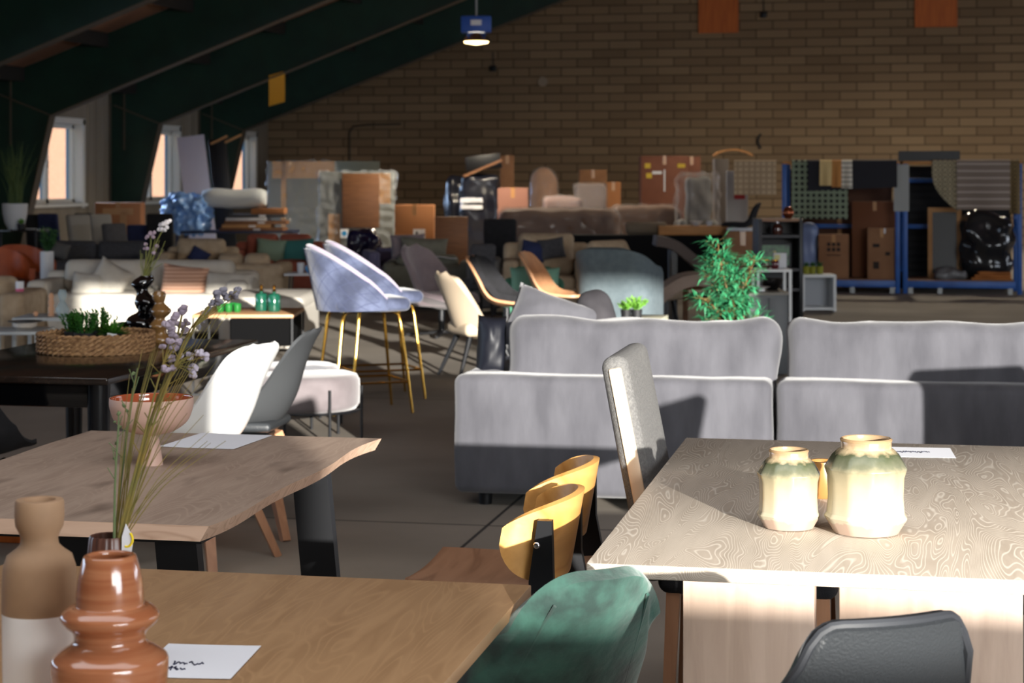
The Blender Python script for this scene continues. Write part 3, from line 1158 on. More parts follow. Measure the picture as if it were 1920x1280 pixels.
def table_vases():
    zt = 0.7605
    # two-tone bottle vase
    d = 2.6
    k = M_(1, d)
    p = P(74, 1300, d)
    base = 338 + (1.5 - zt) / k
    r = thing('bottle_vase', 'tall bottle vase, matt tan above and white glaze below, on the brown table', 'vase', (p.x, p.y, zt))
    yz = lambda y: (base - y) * k
    pr = [(58, base), (66, base - 8), (68, 1250), (69, 1145)]
    MB().lathe([(a * k, yz(b)) for a, b in pr], 40, cap=True).build('glazed_base', mat('vase_white', (244, 245, 246), 0.22, coat=0.3), r)
    pr = [(69, 1145), (69, 1100), (67, 1062), (60, 1040), (44, 1028), (36, 1020), (34, 1008), (38, 996), (44, 985), (46, 965), (45, 940), (43, 936), (30, 936), (27, 945), (20, 960), (2, 962)]
    MB().lathe([(a * k, yz(b)) for a, b in pr], 40, cap=False).build('matt_top', mat('vase_tan', (160, 128, 98), 0.75, var=(148, 118, 90), vscale=20), r)
    # ringed terracotta vase
    d = 2.45
    k = M_(1, d)
    p = P(206, 1300, d)
    base = 338 + (1.5 - zt) / k
    yz = lambda y: (base - y) * k
    r = thing('ringed_vase', 'glossy terracotta ringed vase in front on the brown table', 'vase', (p.x, p.y, zt))
    tg = mat('glazed_terracotta', (152, 92, 60), 0.16, var=(172, 114, 80), vscale=30, coat=0.6, stretch=(0.25, 0.25, 5))
    pr = [(70, base), (84, base - 14), (96, 1360), (104, 1310), (108, 1262), (109, 1240), (105, 1228), (88, 1216), (70, 1204), (66, 1192), (70, 1180), (84, 1168), (91, 1158), (90, 1148),
          (76, 1136), (64, 1134), (63, 1128), (62, 1105), (58, 1076), (50, 1046), (46, 1040), (41, 1040), (38, 1047), (44, 1070), (46, 1110), (2, 1120)]
    dense = []
    for i in range(61):
        dense.append(curve([(a * k, yz(b)) for a, b in pr], i / 60))
    MB().lathe(dense, 52, cap=True).build('body', tg, r, ang=50)
    # small dark ribbed vase behind it with the dried flowers
    d = 2.95
    k = M_(1, d)
    p = P(205, 1200, d)
    base = 338 + (1.5 - zt) / k
    yz = lambda y: (base - y) * k
    r = thing('ribbed_vase', 'small dark brown ribbed vase holding dried flowers behind the terracotta vase', 'vase', (p.x, p.y, zt))
    rb = mat('dark_brown_glaze', (70, 44, 36), 0.35, var=(96, 64, 52), vscale=40, stretch=(3, 3, 0.3))
    MB().lathe([(28 * k, 0), (40 * k, yz(base - 40)), (44 * k, yz(1120)), (41 * k, yz(1045)), (37 * k, yz(1008)), (35 * k, yz(1003)), (31 * k, yz(1004)), (33 * k, yz(1040)), (2 * k, yz(1100))], 72, rib=(18, 0.025)).build('body', rb, r)
    tg_ = MB()
    out = [(-0.2, 1.0), (0.55, 0.35), (0.75, -0.1), (0.45, -0.95), (-0.75, -1), (-0.7, 0.2)]
    tg_.prism([(x * 15 * k, y * 30 * k) for x, y in out], -0.0006, 0.0006, T(46 * k, -0.02, yz(1006)) @ Rx(PI / 2))
    pt = tg_.build('price_tag', paper, r)
    arc = [(46 * k + 11 * k * math.cos(a), -0.0215, yz(1004) + 14 * k * math.sin(a)) for a in [rad(-110 + 15 * i) for i in range(12)]]
    MB().tube(arc, 2.2 * k, 6).build('smile_mark', mat('tag_yellow', (232, 204, 30), 0.6), pt)
    # dried flower stems
    stem_m = mat('dried_stem', (108, 104, 52), 0.8, var=(130, 110, 50), vscale=30)
    sage_m = mat('sage_stem', (96, 112, 74), 0.8)
    lav = mat('lavender_petal', (132, 120, 134), 0.85, var=(158, 146, 158), vscale=40)
    pale = mat('pale_petal', (180, 172, 186), 0.85)
    grey_l = mat('greyish_petal', (112, 110, 120), 0.85)
    top = P(220, 1012, d)
    specs = [  # bend points in pixels, flower material, flower centres (px, py, r)
        ([(222, 1010), (262, 850), (300, 700), (318, 655)], lav, [(326, 655, 11), (318, 640, 9), (305, 648, 8), (334, 640, 8), (322, 672, 9), (312, 690, 9), (324, 690, 8)]),
        ([(226, 1010), (270, 830), (320, 700), (352, 668)], pale, [(355, 668, 10), (372, 660, 9), (384, 668, 10), (364, 690, 11), (362, 702, 10), (340, 668, 7)]),
        ([(224, 1010), (275, 810), (320, 680), (342, 590)], lav, [(342, 580, 12), (328, 594, 12), (314, 610, 13), (336, 608, 10), (326, 628, 9), (350, 604, 8), (322, 618, 9), (346, 618, 10)]),
        ([(228, 1010), (286, 800), (350, 640), (404, 560)], grey_l, [(404, 552, 11), (416, 546, 10), (424, 556, 10), (436, 552, 8), (444, 545, 9), (410, 565, 9), (398, 568, 8), (442, 555, 7)]),
        ([(230, 1010), (280, 820), (345, 640), (392, 575)], grey_l, [(378, 600, 8), (384, 590, 8), (390, 578, 8), (372, 612, 7)]),
        ([(216, 1010), (232, 860), (252, 720), (258, 690)], sage_m, [(232, 760, 5), (238, 770, 4), (250, 700, 4), (226, 800, 4)]),
        ([(214, 1010), (216, 900), (222, 800), (222, 770)], sage_m, [(222, 775, 5), (215, 790, 4), (216, 860, 4), (219, 830, 4)]),
    ]
    names = ['dried stem with a drooping lavender blossom cluster, lowest but one in the ribbed vase', 'dried stem with pale lilac blossoms hanging to the right over the dark table edge',
             'dried stem with round mauve blossoms in front of the tan bubble vase', 'dried stem with grey-mauve blossoms reaching furthest over the wood coffee table',
             'dried stem with a few small greyish buds below the grey-mauve spray', 'thin sage-green stem with tiny buds, taller of the two on the left of the bunch', 'short sage-green stem with tiny buds at the left edge of the ribbed vase']
    rnd = random.Random(4)
    for i, (pts, fm, fl) in enumerate(specs):
        dd = d + 0.02 * (i % 3 - 1)
        w0 = P(pts[0][0], pts[0][1] + 70, d)
        r = thing('dried_flower', names[i], 'flower', w0, 0, 'dried flowers in the ribbed vase')
        ln = [w0] + [P(a, b, dd) for a, b in pts]
        sm = [Vector(curve([tuple(q) for q in ln], j / 16)) for j in range(17)]
        mb = MB().tube(sm, [lerp(0.0026, 0.0011, j / 16) for j in range(17)], 6)
        for q in range(5):                                  # side sprigs
            a = sm[8 + q]
            mb.tube([a, a + Vector((rnd.uniform(-0.02, 0.03), rnd.uniform(-0.01, 0.01), rnd.uniform(0.01, 0.035)))], 0.0008, 4)
        mb.build('stem', stem_m if i < 5 else sage_m, r, world=True)
        bl = MB()
        for (a, b, rr) in fl:
            c = P(a, b, dd + rnd.uniform(-0.015, 0.015))
            for q in range(5):
                bl.ball(c + Vector((rnd.uniform(-1, 1), rnd.uniform(-1, 1), rnd.uniform(-1, 1))) * M_(rr * 0.45, dd), M_(rr * 0.62, dd), (1, 1, 0.85), 8, 0.35)
        bl.build('blossoms', fm, r, world=True)
        if i < 5:
            br = MB()
            for (a, b, rr) in fl:
                br.tube([sm[-4], P(a, b, dd)], 0.0008, 4)
            br.build('twigs', stem_m, r, world=True)
    g = MB()
    for k2 in range(26):
        tx, ty = rnd.uniform(230, 440), rnd.uniform(500, 700)
        ty = max(ty, 720 - (tx - 225) * 1.05) if k2 % 2 else ty + 150
        a, b = P(222 + rnd.uniform(-8, 10), 1012, d), P(tx, ty, d + rnd.uniform(-0.03, 0.03))
        mid = P(lerp(222, tx, 0.45) - 4, lerp(1012, ty, 0.55), d)
        sm = [curve([tuple(a), tuple(mid), tuple(b)], j / 8) for j in range(9)]
        g.tube(sm, [lerp(0.0011, 0.0004, j / 8) for j in range(9)], 4)
    tag(g.build('dried_grass', stem_m, None, P(222, 1080, d), world=True), 'fine dried grass blades among the flowers in the ribbed vase', 'grass', kind='stuff')
    c = onz(372, 1240, zt)
    sheet_of_paper('price_sheet', 'white sheet with blue handwriting on the brown table beside the terracotta vase', (c.x, c.y, zt), 0.15, 0.2, 0.1,
                   [(-0.055, -0.05, 0.05, 0.022, 5, 1), (-0.035, -0.02, 0.05, 0.02, 4, 2)])


def ply_chair(label, px, py, d, rz):
    """chair with a bent ply back hugging two black rear legs"""
    p = P(px, py, d)
    r = thing('dining_chair', label, 'chair', (p.x, p.y, 0), rz, 'honey ply chairs')
    zt = 0.775
    bw, bd, hh = 0.205, 0.125, 0.17

    def fn(u, v):
        a = rad(lerp(-94, 94, u))
        c = math.cos(a)
        e = abs(u * 2 - 1)
        top = zt - 0.035 * e ** 2 - 0.02 * e ** 6
        bot = zt - hh - 0.02 + 0.035 * e ** 2.2 + 0.06 * e ** 7
        z = lerp(bot, top, v)
        x = bw * math.sin(a)
        y = 0.105 + bd * (c ** 1 if c > 0 else c * 0.7) + (z - zt) * 0.18
        return (x, y, z)
    MB().sheet(fn, 40, 10, 0.016).build('backrest', beech, r)
    for s in (-1, 1):
        lg = MB()
        pts = [(s * 0.19, 0.30, 0), (s * 0.185, 0.235, 0.30), (s * 0.182, 0.19, 0.46), (s * 0.195, 0.175, 0.60), (s * 0.205, 0.185, zt - 0.035)]
        ws = [0.038, 0.066, 0.085, 0.056, 0.032]
        rings = []
        for (x, y, z), w_ in zip(pts, ws):
            rings.append([lg.bm.verts.new((x + a * 0.012, y + b * w_ / 2, z)) for a, b in ((-1, -1), (1, -1), (1, 1), (-1, 1))])
        lg._skin(rings)
        leg_o = lg.build('leg', black_metal, r, ang=30)
        MB().ball((s * 0.219, 0.168, zt - 0.09), 0.008, (0.5, 1, 1), 10).build('bolt', chrome, leg_o)
        MB().bar((s * 0.19, -0.17, 0.462), (s * 0.2, -0.2, 0), 0.035, 0.035, taper=0.7).build('leg', black_metal, r)
        MB().bar((s * 0.18, -0.17, 0.44), (s * 0.18, 0.2, 0.44), 0.025, 0.05).build('side_rail', black_metal, r)

    def sf(u, v):
        t = v * 2 - 1
        w_ = 0.225 - 0.03 * max(0, t) - 0.012 * t ** 4
        return ((u * 2 - 1) * w_ * (1 - 0.08 * max(0, abs(t) - 0.7)), t * 0.215 - 0.01, 0.482 - 0.012 * (1 - (u * 2 - 1) ** 2) + 0.006 * t * t)
    MB().sheet(sf, 14, 14, 0.014).build('seat', walnut_seat, r)
    return r


def high_back_chair(label, loc, rz):
    """grey upholstered chair with a wooden strip along the edge of its back"""
    r = thing('dining_chair', label, 'chair', loc, rz, 'grey chairs with wooden edge strips')
    tilt = Rx(rad(-11))
    bm = T(0, 0.235, 0.47) @ tilt
    MB().soft((0, 0, 0), (0.45, 0.07, 0.59), 0.03, None, (0, 0.008, 0), m=5).build('backrest', grey_fabric, r).matrix_local = bm @ T(0, 0, 0.29)
    for s in (-1, 1):
        o = MB().box((s * 0.2255, -0.002, 0.28), (0.012, 0.034, 0.55), 0.005, 2).build('edge_strip', mat('pale_ash', (220, 190, 158), 0.45) if 'pale_ash' not in MATS else MATS['pale_ash'], r)
        o.matrix_local = bm
    MB().soft((0, 0, 0.47), (0.45, 0.46, 0.07), 0.03, None, (0, 0, 0.01), m=4).build('seat', black_fabric, r)
    for sx in (-1, 1):
        for sy in (-1, 1):
            MB().bar((sx * 0.19, sy * 0.19, 0.44), (sx * 0.2, sy * 0.21, 0), 0.035, 0.035, taper=0.75).build('leg', oak_leg, r)
    return r


def bucket_fn(w_, dp, z0, hb, ha, pw, lean, op=112, flare=0.12, sq=1.0):
    def fn(u, v):
        a = rad(lerp(-op, op, u))
        c, s = math.cos(a), math.sin(a)
        rim = ha + (hb - ha) * (max(0.0, math.cos(a * 90 / op)) ** pw)
        z = z0 + v * rim
        k = 1 + flare * v * rim / max(hb, 0.01)
        cc = math.copysign(abs(c) ** sq, c)
        ss = math.copysign(abs(s) ** sq, s)
        return (w_ / 2 * ss * k, dp / 2 * cc * k + lean * v * rim * max(c, 0), z)
    return fn


def velvet_chair():
    r = thing('velvet_chair', 'dark green velvet chair with a rounded back, between the brown and the whitewashed tables', 'chair', (-0.725, 3.55, 0), rad(-140))

    def f(u, v):
        t = u * 2 - 1
        w_ = lerp(0.42, 0.30, v ** 1.3)
        cor = max(0, abs(t) - 0.25) / 0.75
        z = lerp(0.44, 0.82, v) - 0.10 * cor ** 2.4 * v ** 2
        return (t * w_ / 2, 0.17 + 0.21 * v ** 1.15 - 0.10 * t * t * (1 - 0.3 * v), z)
    b = MB().sheet(f, 30, 20, lambda u, v: 0.06 * (1 - 0.55 * abs(2 * v - 1) ** 5) * (1 - 0.45 * abs(2 * u - 1) ** 5)).build('backrest', green_velvet, r, ang=65)
    for t0 in (0.2, 0.8):
        pts = []
        for j in range(20):
            v = 0.95 * j / 19
            q = Vector(f(t0, v))
            dq = Vector(f(t0, v + 0.02)) - q
            du = Vector(f(t0 + 0.02, v)) - q
            nn = du.cross(dq).normalized()
            if nn.y < 0:
                nn = -nn
            pts.append(q + nn * 0.026)
        MB().tube(pts, 0.0035, 6).build('seam', green_velvet, b)
    MB().soft((0, -0.03, 0.44), (0.44, 0.44, 0.1), 0.045, None, (0, 0, 0.012), m=5).build('seat', green_velvet, r)
    for sx in (-1, 1):
        for sy in (-1, 1):
            MB().tube([(sx * 0.15, sy * 0.15, 0.4), (sx * 0.22, sy * 0.21, 0)], [0.013, 0.009], 10).build('leg', black_metal, r)


def shell_fn(prof, wid, cup):
    def fn(u, v):
        y, z = curve(prof, u)
        y2, z2 = curve(prof, min(u + 0.01, 1))
        y1, z1 = curve(prof, max(u - 0.01, 0))
        ty, tz = y2 - y1, z2 - z1
        L = math.hypot(ty, tz) or 1
        ny, nz = tz / L, -ty / L                 # towards the sitter
        if ny > 0 and nz < 0:
            ny, nz = -ny, -nz
        w_ = curve([(x,) for x in wid], u)[0]
        c_ = curve([(x,) for x in cup], u)[0]
        t = v * 2 - 1
        # rounded ends of the shell
        e = min(u, 1 - u)
        rr = 1 - 0.5 * max(0, 1 - e / 0.12) ** 2.2
        return (t * w_ / 2 * rr, y - abs(ny) * c_ * t * t, z + max(nz, 0) * c_ * t * t)
    return fn


PROF_SHELL = [(0.275, 0.865), (0.235, 0.80), (0.20, 0.70), (0.165, 0.58), (0.10, 0.48), (0.0, 0.435), (-0.12, 0.43), (-0.21, 0.45), (-0.25, 0.44)]
WID_SHELL = [0.30, 0.36, 0.40, 0.44, 0.48, 0.48, 0.46, 0.43, 0.40]
CUP_SHELL = [0.012, 0.03, 0.06, 0.10, 0.12, 0.10, 0.06, 0.03, 0.01]


def shell_chair(label, loc, rz, shell_m, cushion_m, leg_m, group):
    r = thing('shell_chair', label, 'chair', loc, rz, group)
    MB().sheet(shell_fn(PROF_SHELL, WID_SHELL, CUP_SHELL), 40, 20, 0.014).build('shell', shell_m, r, ang=60)
    if cushion_m:
        MB().soft((0, -0.06, 0.462), (0.36, 0.34, 0.04), 0.018, None, (0, 0, 0.008), m=4).build('cushion', cushion_m, r)
    MB().box((0, -0.04, 0.405), (0.2, 0.2, 0.03), 0.008).build('bracket', black_metal, r)
    for sx in (-1, 1):
        for sy in (-1, 1):
            MB().bar((sx * 0.10, sy * 0.10 - 0.04, 0.41), (sx * 0.23, sy * 0.22 - 0.03, 0), 0.05, 0.04, taper=0.7).build('leg', leg_m, r)
    return r


def black_front_chair():
    r = thing('leather_chair', 'black leather chair with a piped edge in front of the whitewashed table', 'chair', (-0.165, 3.03, 0), rad(212))

    def fn(u, v):
        t = u * 2 - 1
        z = lerp(0.44, 0.875, v)
        w_ = lerp(0.43, 0.28, v ** 1.4)
        cor = max(0, abs(t) - 0.6) / 0.4
        z -= 0.06 * cor ** 2.5 * v ** 3
        return (t * w_ / 2, 0.20 + 0.13 * v ** 1.3 - 0.055 * t * t * (1 - 0.4 * v), z)
    MB().sheet(fn, 24, 20, lambda u, v: 0.032 * (1 - 0.6 * abs(2 * u - 1) ** 6)).build('backrest', black_leather, r, ang=60)
    pts = [fn(0, j / 14) for j in range(15)] + [fn(j / 20, 1) for j in range(1, 21)] + [fn(1, 1 - j / 14) for j in range(1, 15)]
    MB().tube(pts, 0.0075, 8).build('piping', mat('piping_leather', (44, 46, 50), 0.35), r)
    MB().soft((0, -0.02, 0.44), (0.43, 0.44, 0.07), 0.032, None, (0, 0, 0.012), m=4).build('seat', black_leather, r)
    for sx in (-1, 1):
        for sy in (-1, 1):
            MB().tube([(sx * 0.18, sy * 0.17, 0.41), (sx * 0.21, sy * 0.22, 0)], [0.014, 0.009], 10).build('leg', black_metal, r)


white_table_set()
live_edge_table()
brown_table()
table_vases()
ply_chair('nearer of the two honey ply chairs with black legs beside the brown table', 907, 980, 4.5, FRONT_L)
ply_chair('further of the two honey ply chairs, its curved back half hidden by the nearer one', 953, 900, 4.98, FRONT_L)
high_back_chair('grey upholstered chair with a pale wooden edge strip, left of the whitewashed table', (-0.36, 5.10, 0), FRONT_R)
high_back_chair('grey chair tucked in at the right side of the whitewashed table', (0.47, 5.03, 0), FRONT_L)
high_back_chair('grey chair outside the picture to the right, first from the grey sofa', (1.40, 6.5, 0), AWAY + 0.5)
high_back_chair('grey chair outside the picture to the right, second from the grey sofa', (2.22, 6.2, 0), AWAY)
velvet_chair()
black_front_chair()


# ================================================================== the middle of the hall
def grey_sofa():
    y0 = 8.53
    L = G(848, 8.75)
    xl = L.x
    W1 = 1.46
    for k, (lab, x0) in enumerate((('grey velvet sofa section with an armrest, its back to the camera', xl), ('second grey velvet sofa section, right of the gap between the back cushions', xl + W1 + 0.012))):
        r = thing('sofa_section', lab, 'sofa', (x0 + W1 / 2, y0 + 0.48, 0), 0, 'grey velvet corner sofa')
        MB().soft((0, -0.37, 0.335), (W1, 0.22, 0.55), 0.045, None, (0, 0.01, 0), 0.006, 5, m=12, seed=k).build('back_frame', sofa_velvet, r)
        MB().soft((0, 0.1, 0.19), (W1, 0.74, 0.24), 0.04, m=6).build('base', sofa_velvet, r)
        a = 0.21 if k == 0 else 0.0
        MB().soft((a / 2, 0.13, 0.385), (W1 - a - 0.01, 0.78, 0.17), 0.06, None, (0, 0, 0.02), m=8).build('seat_cushion', sofa_velvet, r)
        if k == 0:
            MB().soft((-W1 / 2 + 0.105, 0.1, 0.345), (0.21, 0.76, 0.53), 0.06, None, (0, 0, 0.01), m=6).build('armrest', sofa_velvet, r)
        ca = 0.215 if k == 0 else 0.03
        cw = W1 - ca + 0.01
        MB().soft((ca / 2 + 0.005, -0.20, 0.64), (cw, 0.26, 0.46), 0.085, Rx(rad(-5)), (0, 0.03, -0.022), 0.03, 4.2, m=30, K=4, seed=k + 4).build('back_cushion', sofa_velvet, r, ang=70)
        for sx in (-1, 1):
            for sy in (-0.36, 0.38):
                MB().lathe([(0.03, 0), (0.035, 0.08)], 14, (sx * (W1 / 2 - 0.13), sy, 0)).build('foot', black_metal, r)
    # loose cushions
    def loose(lab, px, py, d, w_, h_, t_, m, rx, ry, rz):
        p = P(px, py, d)
        o = MB().pillow(w_, h_, t_, Rz(rz) @ Rx(rx) @ Ry(ry), 16, 0.012, px).build('scatter_cushion', m, None, p, ang=70)
        tag(o, lab, 'cushion')
    loose('grey velvet cushion standing on its corner above the left sofa section', 1032, 612, 9.5, 0.46, 0.34, 0.17, sofa_velvet, rad(-25), rad(20), 0.1)
    o = MB().soft((0, 0, 0), (0.17, 0.13, 0.32), 0.06, Ry(rad(-14)) @ Rx(rad(-20)), (0.01, 0.02, 0.01), 0.01, 6, m=8, seed=5).build('bolster_cushion', mat('charcoal_velvet', (38, 36, 40), 0.85, var=(52, 50, 54), vscale=9), None, P(1122, 606, 9.55), 0.2, ang=70)
    tag(o, 'rounded dark grey bolster beside the pointed grey cushion on the sofa', 'cushion')
    loose('black leather cushion between the armrest and the grey back cushion', 921, 650, 9.05, 0.14, 0.30, 0.2, mat('navy_black_leather', (16, 18, 26), 0.5, spec=0.3), rad(-8), rad(4), 0.4)


def black_table_set():
    x0, x1, y0, y1, zt = -3.88, -2.92, 6.8, 8.56, 0.75
    cx, cy = (x0 + x1) / 2, (y0 + y1) / 2
    r = thing('dining_table', 'glossy black-brown table with round black legs carrying the woven tray', 'table', (cx, cy, 0))
    MB().box((0, 0, zt - 0.015), (x1 - x0, y1 - y0, 0.03), 0.008, 3).build('tabletop', dark_gloss_wood, r)
    MB().box((0, 0, zt - 0.08), (x1 - x0 - 0.16, y1 - y0 - 0.2, 0.1), 0.01).build('apron', black_gloss, r)
    for sx in (-1, 1):
        for sy in (-1, 1):
            MB().lathe([(0.034, 0), (0.045, zt - 0.032)], 20, (sx * 0.41, sy * 0.80, 0)).build('leg', mat('black_lacquer', (14, 15, 18), 0.25) if 'black_lacquer' not in MATS else MATS['black_lacquer'], r)
    z = zt + 0.0005
    # woven tray
    d = 8.36
    p = P(180, 650, d)
    R = M_(108, d)
    r = thing('woven_tray', 'round woven seagrass tray holding small green plants on the black table', 'tray', (p.x, p.y, z))
    wv = bpy.data.materials.new('seagrass')
    wv.use_nodes = True
    n, l = wv.node_tree.nodes, wv.node_tree.links
    b = n['Principled BSDF']
    b.inputs['Roughness'].default_value = 0.75
    tcd = n.new('ShaderNodeTexCoord')
    t = n.new('ShaderNodeTexNoise')
    t.inputs['Scale'].default_value = 60
    l.new(tcd.outputs['Object'], t.inputs['Vector'])
    rp = n.new('ShaderNodeValToRGB')
    rp.color_ramp.elements[0].position, rp.color_ramp.elements[1].position = 0.35, 0.65
    rp.color_ramp.elements[0].color, rp.color_ramp.elements[1].color = lin((122, 88, 56)), lin((176, 138, 96))
    l.new(t.outputs['Fac'], rp.inputs[0])
    l.new(rp.outputs[0], b.inputs['Base Color'])
    wall_ = MB()
    H = 0.085
    for row in range(5):                                  # plaited rows: two strands crossing like a braid
        zz = 0.009 + row * H / 5
        for ph in (0, PI):
            pts = []
            N = 220
            for k in range(N + 1):
                a = 2 * PI * k / N
                s = a * 23 + ph + row * 0.3
                pts.append(((R - 0.006 + 0.006 * math.cos(s)) * math.cos(a), (R - 0.006 + 0.006 * math.cos(s)) * math.sin(a), zz + 0.006 * math.sin(s)))
            wall_.tube(pts, 0.0062, 5)
    wall_.lathe([(R - 0.012, 0.002), (R - 0.004, 0.002), (R - 0.004, H - 0.004), (R - 0.012, H - 0.004)], 48, cap=False)
    wall_.build('side_wall', wv, r, ang=60)
    MB().lathe([(0.01, 0.002), (R - 0.01, 0.002), (R - 0.01, 0.012), (0.01, 0.012)], 40).build('tray_floor', wv, r)
    # small plants in black pots
    zp = z + 0.0125

    def potted(label, px, d_, pr, ph, kind, hl, m, seed, tagged=None):
        q = P(px, 640, d_)
        rr = thing('potted_plant', label, 'plant', (q.x, q.y, zp), 0, 'small plants in the woven tray')
        MB().lathe([(pr * 0.78, 0), (pr, ph), (pr * 0.92, ph), (pr * 0.88, ph - 0.012), (0.002, ph - 0.012)], 24).build('pot', pot_black, rr)
        rnd = random.Random(seed)
        f = MB()
        if kind == 'sprig':
            for k in range(26):
                a, t_ = rnd.uniform(0, 2 * PI), rnd.uniform(0.05, 0.6)
                L = hl * rnd.uniform(0.6, 1.0)
                b0 = Vector((math.cos(a), math.sin(a), 0)) * pr * rnd.uniform(0, 0.8) + Vector((0, 0, ph - 0.015))
                dr = Vector((math.cos(a) * t_, math.sin(a) * t_, 1)).normalized()
                f.tube([b0, b0 + dr * L], 0.0015, 4)
                for q2 in range(16):
                    s = 0.2 + 0.8 * q2 / 15
                    a2 = q2 * 2.4
                    ld = (dr * 0.8 + Vector((math.cos(a2), math.sin(a2), 0.2))).normalized()
                    f.leaf(b0 + dr * L * s, ld, dr, 0.02, 0.009, 0.1)
        else:
            for k in range(90):
                a = k * 2.399
                t_ = (k / 90) ** 0.6
                dr = Vector((math.cos(a) * t_ * 1.3, math.sin(a) * t_ * 1.3, 1.15 - t_)).normalized()
                f.leaf((0.01 * math.cos(a), 0.01 * math.sin(a), ph - 0.012), dr, (0, 0, 1), hl * rnd.uniform(0.75, 1), 0.016, 0.05)
        f.build('foliage', m, rr, smooth=False)
        if tagged:
            MB().box((pr * 0.3, -pr * 1.02, ph * 0.7), (pr * 0.9, 0.002, ph * 0.65), 0, 1, Ry(0.1)).build('plant_label', paper, rr)
        return rr
    potted('small sprigged plant, leftmost in the woven tray', 137, 8.42, 0.04, 0.07, 'sprig', 0.10, leaf_fresh, 1)
    potted('largest sprigged plant in a wide black pot in the woven tray', 160, 8.36, 0.052, 0.07, 'sprig', 0.12, leaf_fresh, 2)
    potted('small sprigged plant standing at the back of the woven tray', 190, 8.5, 0.042, 0.07, 'sprig', 0.11, leaf_fresh, 3)
    potted('rosette succulent with a white plant label in the woven tray', 212, 8.33, 0.048, 0.07, 'rosette', 0.085, mat('succulent_leaf', (62, 118, 32), 0.45), 4, True)
    # bubble vases
    d = 8.78
    p = P(271, 640, d)
    k = M_(1, d)
    r = thing('bubble_vase', 'tall glossy black bubble vase with cotton flowers on the black table', 'vase', (p.x, p.y, z))
    hh = 0.31
    prof = []
    for i in range(81):
        u = i / 80
        zc = u * hh
        rad_ = curve([(24,), (27,), (26,), (16,), (25,), (28,), (23,), (13,), (21,), (25,), (20,), (12,), (12,), (19,), (19,), (12,)], u)[0]
        prof.append((rad_ * k, zc))
    prof += [(9 * k, hh - 0.005), (8 * k, hh - 0.06), (0.002, hh - 0.08)]
    MB().lathe(prof, 36, off=lambda zz: (0.016 * math.sin(zz * 42), 0.01 * math.cos(zz * 42))).build('body', mat('black_glaze', (6, 6, 8), 0.08, coat=0.8), r)
    # flowers in it
    r2 = None
    flo = mat('cotton_flower', (232, 226, 226), 0.85)
    flo2 = mat('mauve_flower', (168, 148, 162), 0.85)
    stem = mat('olive_stem', (120, 122, 62), 0.8)
    rnd = random.Random(9)
    sp = [('tallest cotton flower stem bending right in the black bubble vase', [(272, 515), (284, 480), (296, 448), (316, 412)], flo, [(318, 414, 4), (312, 417, 5), (306, 420, 5), (302, 422, 5), (313, 426, 4), (304, 430, 5), (298, 430, 4), (309, 431, 4)]),
          ('cotton flower stem with mauve heads in the middle of the black bubble vase', [(270, 515), (278, 480), (283, 455), (282, 440)], flo2, [(282, 438, 5), (277, 443, 4), (287, 444, 4), (289, 436, 4), (274, 446, 3)]),
          ('short cotton flower stem leaning right in the black bubble vase', [(274, 515), (285, 490), (292, 470), (296, 462)], flo2, [(294, 461, 4), (290, 467, 4), (288, 474, 4)]),
          ('short cotton flower stem at the left in the black bubble vase', [(271, 515), (273, 490), (274, 470), (274, 462)], flo2, [(273, 458, 4), (276, 466, 4), (271, 466, 3)])]
    for lab, pts, fm, fl in sp:
        base = P(271, 560, d)
        rr = thing('cotton_flower', lab, 'flower', base, 0, 'flowers in the black bubble vase')
        ln = [tuple(base)] + [tuple(P(a, b, d)) for a, b in pts]
        sm = [curve(ln, j / 12) for j in range(13)]
        MB().tube(sm, 0.003, 6).build('stem', stem, rr, world=True)
        bl = MB()
        for a, b, q in fl:
            bl.ball(P(a, b, d + rnd.uniform(-0.02, 0.02)), M_(q, d), (1, 1, 1), 9, 0.3)
        bl.build('blossoms', fm, rr, world=True)
    g = MB()
    for k2 in range(14):
        a, b = P(271 + rnd.uniform(-4, 4), 522, d), P(rnd.uniform(262, 310), rnd.uniform(445, 500), d + rnd.uniform(-0.05, 0.05))
        g.tube([a, (a + b) / 2 + Vector((rnd.uniform(-0.01, 0.01), 0, 0.005)), b], 0.0016, 4)
    tag(g.build('dried_grass', stem, None, P(271, 540, d), world=True), 'thin dried grass blades in the black bubble vase', 'grass', kind='stuff')
    d = 8.66
    p = P(300, 640, d)
    k = M_(1, d)
    r = thing('bubble_vase', 'smaller glossy tan bubble vase on the black table', 'vase', (p.x, p.y, z))
    hh = 0.245
    prof = [(curve([(14,), (20,), (19,), (12,), (14,), (18,), (14,), (10,), (16,), (19,), (14,), (9,), (12,), (13,), (10,)], i / 70)[0] * k, hh * i / 70) for i in range(71)]
    MB().lathe(prof + [(0.002, hh - 0.03)], 32, off=lambda zz: (0.006 * math.sin(zz * 50), 0)).build('body', mat('tan_glaze', (132, 98, 58), 0.12, coat=0.7), r)
    p = P(240, 640, 8.86)
    r = thing('black_cup', 'low glossy black cup beside the black bubble vase', 'cup', (p.x, p.y, z))
    MB().lathe([(0.04, 0), (0.046, 0.09), (0.042, 0.09), (0.036, 0.01), (0.002, 0.01)], 24).build('body', MATS['black_glaze'], r)
    # chairs around it
    shell_chair('white shell chair with wooden legs beside the black table', (-2.64, 7.10, 0), FRONT_L - 0.24, white_plastic, None, oak_leg, 'shell chairs at the black table')
    shell_chair('dark grey shell chair with wooden legs beside the black table', (-2.67, 7.80, 0), FRONT_L + 0.06, grey_plastic, black_leather, oak_leg, 'shell chairs at the black table')
    shell_chair('black upholstered shell chair with black legs under the front of the black table', (-3.5, 6.75, 0), AWAY, black_fabric, None, black_metal, 'shell chairs at the black table')
